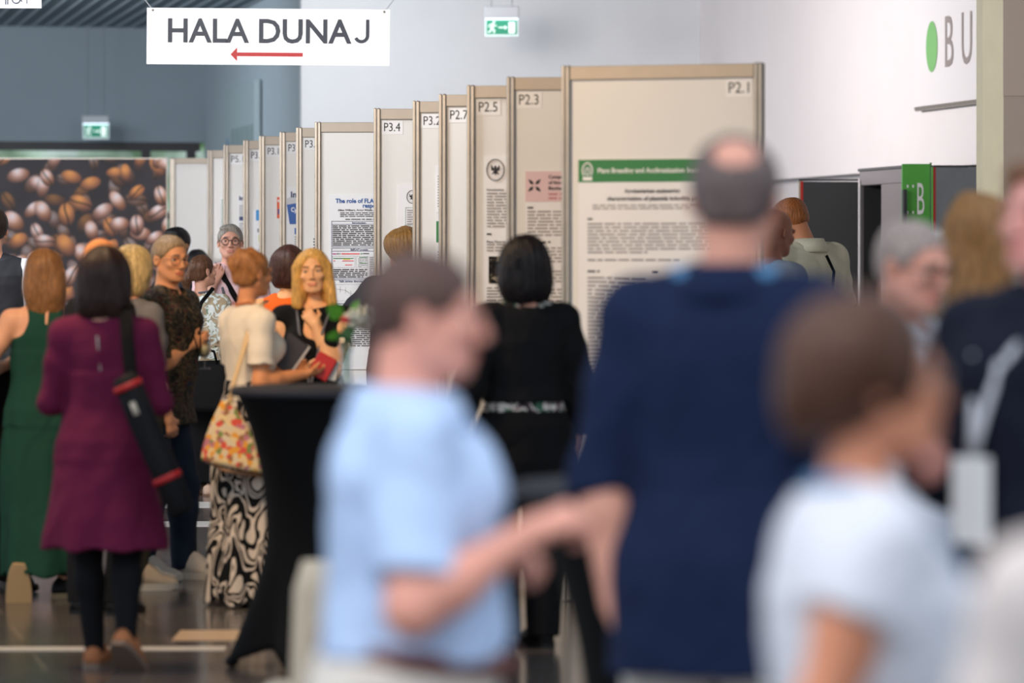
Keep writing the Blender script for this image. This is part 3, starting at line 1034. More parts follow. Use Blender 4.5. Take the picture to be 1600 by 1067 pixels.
# wall sign on the left side wall (light blue letters, very oblique)
def wallsign_left():
    # wall_left plane: point c_far + (c_edge-c_far)*t
    d = (c_edge - c_far).normalized()
    n = Vector((-d.y, d.x, 0))
    if n.x > 0:
        n = -n

    def on_wall(px):
        a = (px - 800) / F
        # c + d t ; x = a*y
        t = (a * c_far.y - c_far.x) / (d.x - a * d.y)
        return t
    t0, t1 = on_wall(363), on_wall(410)
    if t0 > t1:
        t0, t1 = t1, t0
    Pc = c_far + d * t0
    L = t1 - t0
    Yb = (c_far + d * t1).y
    zt = EYE + (HOR - 124) * Yb / F
    rz = math.atan2(d.y, d.x)
    o = empty('wall_panel', (Pc.x - n.x * -0.05, Pc.y - n.y * -0.05, 0), rz, 'pale wall panel with blue and grey letters on the receding left wall', 'sign')
    # local x along the wall towards camera, local y is +-normal
    mb = MB(); mb.bbox(0, L, -0.03, 0.03, zt - 1.35, zt, .006)
    pn = mb.obj('panel', mat('pale grey blue panel', (176, 192, 198), .6), o)
    yy = -0.034 if (Matrix.Rotation(rz, 3, 'Z') @ Vector((0, -1, 0))).dot(n) > 0 else 0.034
    s_ = -1 if yy < 0 else 1
    mb = MB(); mb.ell((L * .10, yy, zt - .8), (L * .05, 0.003, 0.28)); mb.obj('blue_oval', mat('sign blue', (120, 160, 205), .6), pn)
    for i, ch in enumerate('DUNAJ'):
        fx = 0.24 + i * 0.155
        mb = MB()
        xa = L * fx
        mb.box(xa, xa + L * .03, yy - .003, yy + .003, zt - 1.05, zt - .45)
        mb.box(xa + L * .07, xa + L * .10, yy - .003, yy + .003, zt - 1.05, zt - .45)
        mb.box(xa, xa + L * .1, yy - .003, yy + .003, zt - (1.05 if i % 2 else .75), zt - (1.0 if i % 2 else .7))
        mb.obj('lettering', mat('sign grey letters', (140, 158, 160), .6), pn)


wallsign_left()

# ------------------------------------------------------------------ right wall sign, lockers, pillar
def on_right(px):
    a = (px - 800) / F
    d = -AY
    t = (a * c_right.y - c_right.x) / (d.x - a * d.y)
    return t, c_right + d * t


t0, P0 = on_right(1440)
t1, P1 = on_right(1700)
# banner frame: local x runs towards the camera along the wall
rzw = math.atan2(-AY.y, -AY.x)
o = empty('wall_banner', (P0.x - AX.x * 0.04, P0.y - AX.y * 0.04, 0), rzw, 'white wall banner with a green disc and letters BU on the right wall', 'sign')
sW = F / P0.y
zb = EYE + (HOR - 168) / sW
mb = MB(); mb.bbox(0, t1 - t0, -0.02, 0.02, zb, zb + 1.5, .004)
pn = mb.obj('banner_sheet', mat('banner cloth', (230, 228, 230), .7), o)
mb = MB(); mb.tube([(0.0, -0.0, zb - 0.01), (t1 - t0, -0.0, zb - 0.01)], 0.022, 8); mb.obj('bottom_rail', M_ALU, o)


def wall_u(px):
    return on_right(px)[0] - t0


ya = -0.024


def wz(px, py):
    return EYE + (HOR - py) * on_right(px)[1].y / F


uc = (wall_u(1459) + wall_u(1477)) / 2
zc = (wz(1468, 33) + wz(1468, 113)) / 2
rz_ = (wz(1468, 33) - wz(1468, 113)) / 2
mb = MB()
mb.ell((uc, ya, zc), (abs(wall_u(1477) - wall_u(1459)) / 2, 0.004, rz_), 32, 10)
mb.obj('green_disc', mat('sign green disc', (122, 186, 112), .6), pn)
M_SL = mat('sign grey letter', (150, 140, 138), .6)
text_obj('lettering', 'B', 1.0, M_SL, pn, (wall_u(1489), ya, wz(1489, 105)), width=wall_u(1502) - wall_u(1489), cap_h=wz(1489, 26) - wz(1489, 105))
text_obj('lettering', 'U', 1.0, M_SL, pn, (wall_u(1515), ya, wz(1515, 101)), width=wall_u(1531) - wall_u(1515), cap_h=wz(1515, 20) - wz(1515, 101))

# lockers along the right wall
M_LOCK = mat('grey locker steel', (142, 136, 138), .45, metal=.2)
M_LDARK = mat('dark locker interior', (58, 60, 64), .5)
M_LRED = mat('red door edge', (206, 40, 36), .5)
M_LBEI = mat('beige door edge', (188, 172, 150), .5)
M_LGREEN = mat('bright green locker door', (86, 176, 70), .45)


def on_front(px, off=0.62):
    """point where the ray of column px meets the lockers' front plane"""
    a = (px - 800) / F
    base = c_right - AX * off
    d = -AY
    t = (a * base.y - base.x) / (d.x - a * d.y)
    return base + d * t


La, Lb, Lc = on_front(1344), on_front(1377), on_front(1412)
LW, LM = (Lc - La).length, (Lb - La).length
lk = empty('locker_cabinet', (La.x, La.y, 0), rzw, 'grey steel locker cabinet with open doors against the right wall', 'locker')
zt = EYE + (HOR - 266) * La.y / F
D_ = 0.5
mb = MB()
mb.bbox(-0.02, LW, 0, D_, zt - 0.12, zt, .006)
mb.box(-0.02, 0.02, 0, D_, 0, zt - .12)
mb.box(LM, LW, 0.0, D_, 0, zt - .12)
mb.box(0.02, LM, D_ - .03, D_, 0, zt - .12)
mb.obj('carcass', M_LOCK, lk)
mb = MB(); mb.bbox(-0.03, LW + .01, -0.012, D_, zt - .01, zt + .012, .004); mb.obj('top_plate', mat('dark locker steel', (98, 96, 100), .45, metal=.2), lk)
mb = MB()
mb.box(0.022, LM - .002, D_ - .05, D_ - .031, 0.02, zt - .125)
mb.box(0.022, 0.03, 0.02, D_ - .06, 0.02, zt - .125)
mb.box(LM - .012, LM - .002, 0.004, D_ - .06, 0.02, zt - .125)
mb.box(0.022, LM - .012, 0.02, D_ - .06, 0.02, 0.04)
mb.obj('compartment', M_LDARK, lk)
mb = MB(); mb.tube([(LM * .55, .3, zt - .2), (LM * .55, .3, zt - 1.9)], 0.014, 8); mb.obj('inner_rod', M_LOCK, lk)
mb = MB(); mb.bbox(LM + .62, LM + .66, -0.03, -0.0, 0.1, zt - .17, .004); mb.obj('door_edge', M_LDARK, lk)
mb = MB(); mb.tube([(LM + .64, -0.045, zt - .52), (LM + .64, -0.045, zt - .75)], 0.012, 8); mb.obj('handle', M_ALU, lk)


def door_mesh(nm, mb_, m_, P_, pxa):
    """mesh given in picture-parallel axes at the hinge, re-expressed under the locker"""
    Y_ = P_.y - 0.02
    xa_ = (pxa - 800) * Y_ / F
    Mw = Matrix.Translation((La.x, La.y, 0)) @ Matrix.Rotation(rzw, 4, 'Z')
    L_ = Mw.inverted() @ Matrix.Translation((xa_, Y_, 0))
    o_ = mb_.obj(nm, m_, lk)
    o_.matrix_local = L_
    return o_


def leafdims(P_, pxa, pxb, ytop):
    k_ = (P_.y - 0.02) / F
    return (pxb - pxa) * k_, EYE + (HOR - ytop) * k_, k_


wd_, zt_, k_ = leafdims(La, 1248, 1341, 284)
mb = MB(); mb.box(0.035, wd_, 0, 0.02, 0.05, zt_)
d1 = door_mesh('door', mb, mat('dark grey door lining', (66, 68, 72), .45), La, 1248)
mb = MB(); mb.box(0.014, 0.034, -0.002, 0.022, 0.05, zt_ + .004); mb.obj('red_edge', M_LRED, d1)
mb = MB(); mb.box(0.0, 0.0135, -0.002, 0.022, 0.05, zt_ + .006); mb.obj('beige_edge', M_LBEI, d1)
mb = MB(); mb.box(0.0, wd_, -0.004, 0.024, zt_ + .007, zt_ + .02); mb.obj('top_edge', M_LDARK, d1)
Pg = on_front(1411)
wg, zg, kg = leafdims(Pg, 1409, 1453, 256)
mb = MB(); mb.bbox(0, wg, -0.01, 0.012, 0.05, zg, .004)
g_ = door_mesh('door', mb, M_LGREEN, Pg, 1409)
g_['label'] = 'bright green door with a white letter B and dots'
text_obj('lettering', 'B', 0.3, M_TAGP, g_, ((1433 - 1409) * kg, -0.014, EYE - (335 - HOR) * kg), width=11 * kg, cap_h=49 * kg)
for (a, b) in ((1418, 291), (1426.5, 291), (1418, 332), (1426.5, 332)):
    mb = MB()
    mb.ell(((a - 1409) * kg, -0.012, EYE - (b - HOR) * kg), (1.5 * kg, 0.003, 2.6 * kg), 10, 6)
    mb.obj('dot', M_TAGP, g_)
mb = MB(); mb.tube([(wg + .006, 0, 0.05), (wg + .006, 0, zg + .01)], 0.008, 8); mb.obj('hinge_rod', mat('dark green rod', (52, 112, 52), .4), g_)
Ph = on_front(1456)
wh, zh, kh = leafdims(Ph, 1456, 1552, 262)
mb = MB(); mb.box(0.028, wh, 0, 0.02, 0.05, zh)
dd = door_mesh('door', mb, mat('slate door lining', (118, 124, 130), .5, noise=.08, scale=9), Ph, 1456)
mb = MB(); mb.box(0.01, 0.028, -0.002, 0.022, 0.05, zh + .004); mb.obj('red_edge', mat('deep red edge', (170, 42, 34), .5), dd)
mb = MB(); mb.box(0.0, 0.009, -0.002, 0.022, 0.05, zh + .004); mb.obj('green_edge', M_LGREEN, dd)
mb = MB(); mb.box(0.01, wh, -0.004, 0.024, zh + .005, zh + .018); mb.obj('top_edge', M_LDARK, dd)

# pillar at the right
Yp = 22.0
mb = MB()
xa = at(1568, 0, Yp)[0]
mb.box(xa, xa + 0.7, Yp, Yp + 0.6, 0, CZ + .6)
st = struct('wall_pillar', mb, M_PILLAR)
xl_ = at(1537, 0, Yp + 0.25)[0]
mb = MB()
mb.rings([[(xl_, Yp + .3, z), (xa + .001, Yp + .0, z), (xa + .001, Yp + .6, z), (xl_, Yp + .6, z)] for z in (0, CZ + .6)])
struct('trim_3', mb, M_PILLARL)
zp = EYE + (HOR - 150) * Yp / F
mb = MB(); mb.box(xa - .002, xa + 0.71, Yp - .006, Yp + .01, zp, CZ + .6)
struct('trim_4', mb, mat('pillar upper plaster', (216, 203, 194), .85))

# bright strips laid on the floor, standing in for reflections in the polish
M_STRIP = mat('pale floor reflection', (236, 234, 232), .25)
M_STRIPW = mat('warm floor reflection', (206, 180, 152), .3)
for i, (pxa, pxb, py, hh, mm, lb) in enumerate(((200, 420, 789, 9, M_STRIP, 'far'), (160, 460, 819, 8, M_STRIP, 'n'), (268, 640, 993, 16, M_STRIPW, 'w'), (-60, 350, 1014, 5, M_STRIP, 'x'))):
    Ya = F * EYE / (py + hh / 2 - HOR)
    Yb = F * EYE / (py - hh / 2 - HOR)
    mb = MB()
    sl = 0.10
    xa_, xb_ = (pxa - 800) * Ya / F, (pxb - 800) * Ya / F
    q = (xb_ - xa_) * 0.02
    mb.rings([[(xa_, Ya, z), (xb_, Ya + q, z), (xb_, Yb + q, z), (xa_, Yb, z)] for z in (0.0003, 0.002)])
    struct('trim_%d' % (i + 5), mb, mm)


# ------------------------------------------------------------------ cocktail tables
def cocktail_table(x, y, label, rot, R=0.40, H=1.1, waist=0.26, foot=0.44):
    o = empty('cocktail_table', (x, y, 0), rot, label, 'table', 'cocktail tables under black stretch covers')
    n = 64
    prof = []
    m_ = 30
    rings = []
    for i in range(m_ + 1):
        t = i / m_
        ring = []
        for j in range(n):
            a = 2 * math.pi * j / n
            c4 = abs(math.cos(2 * a)) ** 1.6          # 1 at the feet
            zhem = 0.015 + 0.075 * (1 - c4)
            z = zhem + (H - 0.03 - zhem) * t
            u = z / H
            top_r = R * (1 - 0.02 * math.cos(4 * a))
            wst = waist * (1 + 0.03 * math.cos(4 * a))
            if u > 0.45:
                v = (u - 0.45) / 0.55
                r = wst + (top_r - wst) * v ** 2.2
            else:
                v = 1 - u / 0.45
                fr = foot * (0.70 + 0.30 * c4)
                r = wst + (fr - wst) * v ** 1.35
            ring.append((r * math.cos(a), r * math.sin(a), z))
        rings.append(ring)
    mb = MB(); mb.rings(rings)
    mb.obj('stretch_cover', mat('black stretch cloth', (9, 9, 11), .8, spec=.15, bump=.2, bscale=60), o, True)
    mb = MB(); mb.lathe([(R * .6, H - .035), (R + .004, H - .034), (R + .008, H - .02), (R + .006, H - .004), (R - .004, H), (0.05, H + .0005)], 64)
    mb.obj('table_top', mat('dark grey table cap', (48, 48, 54), .7, spec=.2), o, True)
    for j in range(4):
        a = j * math.pi / 2
        mb = MB(); mb.ell(((foot - .03) * math.cos(a), (foot - .03) * math.sin(a), 0.022), (.03, .03, .022))
        mb.obj('foot', mat('black rubber foot', (20, 20, 22), .5), o, True)
    mb = MB(); mb.tube([(0, 0, 0.02), (0, 0, H - .05)], 0.03, 10); mb.obj('stem', M_ALU, o)
    return o


T1 = (at(523, 0, 15.0)[0], 15.0)
cocktail_table(T1[0], T1[1], 'black covered cocktail table carrying the flower vase, left of centre', math.radians(-8))
T2Y = F / 700.0
T2 = (at(1085, 0, T2Y)[0], T2Y)
cocktail_table(T2[0], T2[1], 'black covered cocktail table mostly behind the man in navy', math.radians(20), waist=.24)
T3Y = F / 325.0
cocktail_table(at(-74, 0, T3Y)[0] - 0.02, T3Y, 'black covered cocktail table at the left edge beside the green dress', math.radians(-3), waist=.22)

# vase with flowers on the table
gl_m = bpy.data.materials.new('clear vase glass')
gl_m.use_nodes = True
nt = gl_m.node_tree
g1 = nt.nodes.new('ShaderNodeBsdfTransparent')
g1.inputs['Color'].default_value = (0.93, 0.96, 0.96, 1)
g2 = nt.nodes.new('ShaderNodeBsdfGlossy')
g2.inputs['Roughness'].default_value = 0.08
lw = nt.nodes.new('ShaderNodeLayerWeight')
lw.inputs['Blend'].default_value = 0.35
mxs = nt.nodes.new('ShaderNodeMixShader')
nt.links.new(lw.outputs['Facing'], mxs.inputs[0])
nt.links.new(g1.outputs[0], mxs.inputs[1])
nt.links.new(g2.outputs[0], mxs.inputs[2])
nt.links.new(mxs.outputs[0], nt.nodes['Material Output'].inputs['Surface'])
vx, vy = at(541, 0, 14.9)[0], 14.9
vz = 1.101
v = empty('glass_vase', (vx, vy, vz), 0, 'slim clear glass vase of flowers on the cocktail table', 'vase')
mb = MB(); mb.lathe([(.030, 0), (.034, .004), (.026, .02), (.020, .07), (.022, .13), (.032, .185), (.0305, .185), (.019, .13), (.017, .07), (.022, .022), (.012, .014)], 28)
mb.obj('glass_body', gl_m, v, True)
M_STEM = mat('green stem', (70, 120, 50), .6)
M_LEAF = mat('glossy green leaf', (86, 150, 40), .45, noise=.15, scale=40)
fl = empty('white_flower', (vx, vy, vz), 0, 'fluffy white flower cluster in the glass vase', 'flower')
mb = MB(); mb.tube([(0.0, 0, .02), (.004, 0, .12), (.02, 0, .2), (.04, 0, .25)], .003, 6); mb.obj('stem', M_STEM, fl)
mb = MB()
for i in range(70):
    a, b_ = random.uniform(0, 6.28), random.uniform(-1, 1)
    rr_ = random.uniform(.6, 1)
    c = (.058 + .062 * rr_ * math.cos(a) * math.sqrt(1 - b_ * b_), .04 * rr_ * math.sin(a) * math.sqrt(1 - b_ * b_), .27 + .048 * rr_ * b_)
    mb.ell(c, (.011, .011, .011), 6, 4)
mb.obj('bloom', mat('white petals', (222, 218, 196), .7), fl, True)
fl = empty('red_flower', (vx, vy, vz), 0, 'small red bloom low in the vase bouquet', 'flower')
mb = MB(); mb.tube([(0.0, 0.005, .02), (-.004, 0, .12), (-.004, -.01, .24)], .003, 6); mb.obj('stem', M_STEM, fl)
mb = MB()
for i in range(9):
    a = i * .7
    mb.ell((-.003 + .009 * math.cos(a), -.02 + .006 * math.sin(a), .262 + .003 * i % 3 * .004), (.010, .008, .013), 8, 6)
mb.obj('bloom', mat('red petals', (196, 30, 44), .6), fl, True)
lf = empty('leaf_sprig', (vx, vy, vz), 0, 'green leaves spreading left from the vase', 'leaves')
mb = MB()
mb.tube([(0, 0, .02), (-.005, 0, .14), (-.02, 0, .2), (-.045, -.01, .225)], .0025, 6)
mb.tube([(0, 0, .02), (-.002, 0, .16), (-.02, 0, .25), (-.035, 0, .285)], .0025, 6)
mb.obj('stem', M_STEM, lf)


def leaf(c, L, Wd, ang, tilt, par, m):
    Mx = Matrix.Rotation(tilt, 3, 'X')
    n = 10
    vs = []
    for i in range(n + 1):
        t = i / n
        w_ = Wd * math.sin(math.pi * t ** .8)
        for sgn in (-1, 0, 1):
            p = Vector((L * t, sgn * w_ * 0.35, (abs(sgn) * w_ * 1.0) * (1 if sgn > 0 else -1)))
            x = p.x * math.cos(ang) - p.z * math.sin(ang)
            z = p.x * math.sin(ang) + p.z * math.cos(ang)
            vs.append((c[0] + x, c[1] + p.y, c[2] + z))
    fs = []
    for i in range(n):
        for j in range(2):
            a = i * 3 + j
            fs.append((a, a + 1, a + 4, a + 3))
    nv = len(vs)
    vs2 = vs + [(x, y + .0012, z) for x, y, z in vs]
    fs2 = fs + [tuple(reversed([i + nv for i in f])) for f in fs]
    mesh_obj('leaf', vs2, fs2, m, par, True)


leaf((-.012, -.01, .275), .075, .034, 2.6, 0, lf, M_LEAF)
leaf((-.02, -.01, .205), .062, .018, 3.35, 0, lf, M_LEAF)
leaf((.0, -.015, .235), .05, .026, -1.2, 0, lf, mat('dark leaf', (48, 92, 34), .5))
leaf((.02, -.01, .30), .05, .012, .9, 0, lf, M_LEAF)
leaf((.0, -.01, .22), .06, .03, -1.8, 0, lf, mat('dark leaf', (48, 92, 34), .5))

# ================================================================== people
# Bodies and clothes are implicit surfaces (smoothly joined limbs and sections) turned into one continuous mesh each.
BIG = 1.0


def smin(a, b, k):
    if k <= 0:
        return np.minimum(a, b)
    h = np.maximum(k - np.abs(a - b), 0.0) / k
    return np.minimum(a, b) - h * h * k * 0.25


class Field:
    def __init__(self):
        self.ops = []

    def add(self, fn, lo, hi, k=0.02, mode='u'):
        self.ops.append((fn, np.array(lo, float) - k - 0.02, np.array(hi, float) + k + 0.02, k, mode))
        return self

    # ---- primitives
    def cone(self, a, b, ra, rb, k=0.02, mode='u', cut_end=False, cut_start=False, flat=None):
        a = np.array(a, float)
        b = np.array(b, float)
        ba = b - a
        L2 = max(1e-9, float(ba @ ba))
        L = math.sqrt(L2)
        u = ba / L

        def fn(x, y, z):
            px, py, pz = x - a[0], y - a[1], z - a[2]
            t = (px * ba[0] + py * ba[1] + pz * ba[2]) / L2
            tc = np.clip(t, 0, 1)
            dx, dy, dz = px - tc * ba[0], py - tc * ba[1], pz - tc * ba[2]
            if flat is not None:
                n, f = flat           # squash along n
                dn = dx * n[0] + dy * n[1] + dz * n[2]
                d2 = dx * dx + dy * dy + dz * dz - dn * dn + (dn * f) ** 2
            else:
                d2 = dx * dx + dy * dy + dz * dz
            d = np.sqrt(np.maximum(d2, 0)) - (ra + (rb - ra) * tc)
            if cut_end:
                d = np.maximum(d, (t - 1) * L)
            if cut_start:
                d = np.maximum(d, -t * L)
            return d
        r = max(ra, rb)
        return self.add(fn, np.minimum(a, b) - r, np.maximum(a, b) + r, k, mode)

    def ell(self, c, r, R=None, k=0.02, mode='u'):
        c = np.array(c, float)
        r = np.array(r, float)
        Rm = np.eye(3) if R is None else np.array(R, float)

        def fn(x, y, z):
            px, py, pz = x - c[0], y - c[1], z - c[2]
            q0 = (px * Rm[0, 0] + py * Rm[1, 0] + pz * Rm[2, 0]) / r[0]
            q1 = (px * Rm[0, 1] + py * Rm[1, 1] + pz * Rm[2, 1]) / r[1]
            q2 = (px * Rm[0, 2] + py * Rm[1, 2] + pz * Rm[2, 2]) / r[2]
            k0 = np.sqrt(q0 * q0 + q1 * q1 + q2 * q2)
            k1 = np.sqrt((q0 / r[0]) ** 2 + (q1 / r[1]) ** 2 + (q2 / r[2]) ** 2)
            return k0 * (k0 - 1) / np.maximum(k1, 1e-6)
        m = max(r)
        return self.add(fn, c - m, c + m, k, mode)

    def loft(self, keys, k=0.03, p=2.3, mode='u', t=0.0, z0=None, z1=None):
        """stack of horizontal superellipses; keys rows: z,a,b,cx,cy"""
        K = np.array(sorted(keys), float)
        za = K[0, 0] if z0 is None else z0
        zb = K[-1, 0] if z1 is None else z1

        def fn(x, y, z):
            zz = z.ravel()
            A = (np.interp(zz, K[:, 0], K[:, 1]) + t).reshape(z.shape)
            B = (np.interp(zz, K[:, 0], K[:, 2]) + t).reshape(z.shape)
            cx = np.interp(zz, K[:, 0], K[:, 3]).reshape(z.shape)
            cy = np.interp(zz, K[:, 0], K[:, 4]).reshape(z.shape)
            q = (np.abs((x - cx) / A) ** p + np.abs((y - cy) / B) ** p) ** (1.0 / p)
            d = (q - 1) * np.minimum(A, B)
            d = np.maximum(d, z - zb)
            return np.maximum(d, za - z)
        am = K[:, 1].max() + abs(t)
        bm = K[:, 2].max() + abs(t)
        lo = (K[:, 3].min() - am, K[:, 4].min() - bm, za)
        hi = (K[:, 3].max() + am, K[:, 4].max() + bm, zb)
        return self.add(fn, lo, hi, k, mode)

    def plane(self, pt, n, k=0.0):
        """removes everything on the side n points to"""
        pt = np.array(pt, float)
        n = np.array(n, float)
        n = n / np.linalg.norm(n)

        def fn(x, y, z):
            return -((x - pt[0]) * n[0] + (y - pt[1]) * n[1] + (z - pt[2]) * n[2])
        self.ops.append((fn, np.array([-9, -9, -9.]), np.array([9, 9, 9.]), k, 's'))
        return self

    def bounds(self):
        lo = np.min([o[1] for o in self.ops if o[4] == 'u'], axis=0)
        hi = np.max([o[2] for o in self.ops if o[4] == 'u'], axis=0)
        return lo, hi

    def mesh(self, h, bands=None, noise=None):
        """bands: list of (axis, lo, hi, fine step)"""
        lo, hi = self.bounds()
        ax = []
        for a in range(3):
            pts = []
            x = lo[a]
            while x < hi[a] + h:
                pts.append(x)
                st = h
                for (b_, l_, u_, s_) in (bands or []):
                    if b_ == a and l_ <= x <= u_:
                        st = min(st, s_)
                x += st
            ax.append(np.array(pts))
        nx, ny, nz = [len(a) for a in ax]
        V = np.full((nx, ny, nz), BIG, dtype=np.float32)
        for fn, l_, u_, k, mode in self.ops:
            sl = []
            for a in range(3):
                i0 = int(np.searchsorted(ax[a], l_[a]))
                i1 = int(np.searchsorted(ax[a], u_[a]))
                sl.append(slice(max(0, i0 - 1), min(len(ax[a]), i1 + 1)))
            x = ax[0][sl[0]][:, None, None]
            y = ax[1][sl[1]][None, :, None]
            z = ax[2][sl[2]][None, None, :]
            if 0 in (x.size, y.size, z.size):
                continue
            d = fn(x, y, z)
            sub = V[sl[0], sl[1], sl[2]]
            if mode == 'u':
                V[sl[0], sl[1], sl[2]] = smin(sub, d, k)
            else:
                V[sl[0], sl[1], sl[2]] = -smin(-sub, d, k)
        if noise is not None:
            I, J, K = np.nonzero(np.abs(V) < 0.04)
            V[I, J, K] += noise(ax[0][I], ax[1][J], ax[2][K]).astype(np.float32)
        V[0], V[-1] = BIG, BIG
        V[:, 0], V[:, -1] = BIG, BIG
        V[:, :, 0], V[:, :, -1] = BIG, BIG
        return surface_nets(V, ax)


def surface_nets(V, ax):
    ins = V < 0
    nx, ny, nz = V.shape
    cs = np.zeros((nx - 1, ny - 1, nz - 1), dtype=np.int8)
    offs = [(i, j, k) for i in (0, 1) for j in (0, 1) for k in (0, 1)]
    for (i, j, k) in offs:
        cs += ins[i:nx - 1 + i, j:ny - 1 + j, k:nz - 1 + k]
    act = (cs > 0) & (cs < 8)
    I, J, K = np.nonzero(act)
    n = len(I)
    if n == 0:
        return np.zeros((0, 3)), np.zeros((0, 4), int)
    vid = np.full(act.shape, -1, dtype=np.int64)
    vid[I, J, K] = np.arange(n)
    val = {o: V[I + o[0], J + o[1], K + o[2]].astype(float) for o in offs}
    P = np.zeros((n, 3))
    cnt = np.zeros(n)
    for o in offs:
        for a in range(3):
            if o[a] == 0:
                q = list(o)
                q[a] = 1
                q = tuple(q)
                va, vb = val[o], val[q]
                m = (va < 0) != (vb < 0)
                t = np.where(m, va / np.where(m, va - vb, 1), 0)
                pt = np.zeros((n, 3))
                for b in range(3):
                    c0 = ax[b][(I, J, K)[b] + o[b]]
                    if b == a:
                        c1 = ax[b][(I, J, K)[b] + 1]
                        pt[:, b] = c0 + t * (c1 - c0)
                    else:
                        pt[:, b] = c0
                P += pt * m[:, None]
                cnt += m
    P /= np.maximum(cnt, 1)[:, None]
    quads = []
    for a in range(3):
        b, c = (a + 1) % 3, (a + 2) % 3
        s0 = [slice(None)] * 3
        s1 = [slice(None)] * 3
        s0[a] = slice(0, -1)
        s1[a] = slice(1, None)
        A, B = ins[tuple(s0)], ins[tuple(s1)]
        for flip, M in ((False, A & ~B), (True, ~A & B)):
            E = list(np.nonzero(M))
            ok = (E[b] > 0) & (E[c] > 0) & (E[b] < V.shape[b] - 1) & (E[c] < V.shape[c] - 1)
            E = [e[ok] for e in E]

            def cell(db, dc):
                q = [e.copy() for e in E]
                q[b] = q[b] + db
                q[c] = q[c] + dc
                return vid[q[0], q[1], q[2]]
            q0, q1, q2, q3 = cell(-1, -1), cell(0, -1), cell(0, 0), cell(-1, 0)
            Q = np.stack([q0, q1, q2, q3], 1)
            if flip:
                Q = Q[:, ::-1]
            quads.append(Q)
    Q = np.concatenate(quads)
    Q = Q[(Q >= 0).all(1)]
    return P, Q


def wrinkle(seed, amp, freq, zs=0.45):
    r = np.random.RandomState(seed)
    D = r.randn(5, 3)
    D[:, 2] *= zs
    D = D / np.linalg.norm(D, axis=1)[:, None] * freq * (0.6 + r.rand(5, 1))
    Fz = r.rand(5) * 6.28

    def fn(x, y, z):
        s = 0
        for i in range(5):
            q = D[i, 0] * x + D[i, 1] * y + D[i, 2] * z + Fz[i]
            s = s + np.sin(q + 1.6 * np.sin(q * 0.43 + z * freq * .3))
        return amp * s / 2.2
    return fn


def emit_mesh(name, P, Q, m, parent, fmat=None):
    return mesh_obj(name, P, Q, m, parent, True, fmat=fmat)


SKIN = {}


def skin_mat(rgb):
    key = 'skin %d %d %d' % tuple(rgb)
    return mat(key, rgb, 0.5, spec=0.35, noise=0.06, scale=14, sss=0.12)


def lip_mat(rgb):
    c = (int(rgb[0] * .90), int(rgb[1] * .72), int(rgb[2] * .72))
    return mat('lips %d %d %d' % c, c, 0.4)


def hair_mat(rgb, glossy=0.42):
    key = 'hair %d %d %d' % tuple(rgb)
    return mat(key, rgb, glossy, spec=0.25, noise=0.42, scale=60, bump=0.6, bscale=90, stretch=(2.2, 2.2, 0.35))


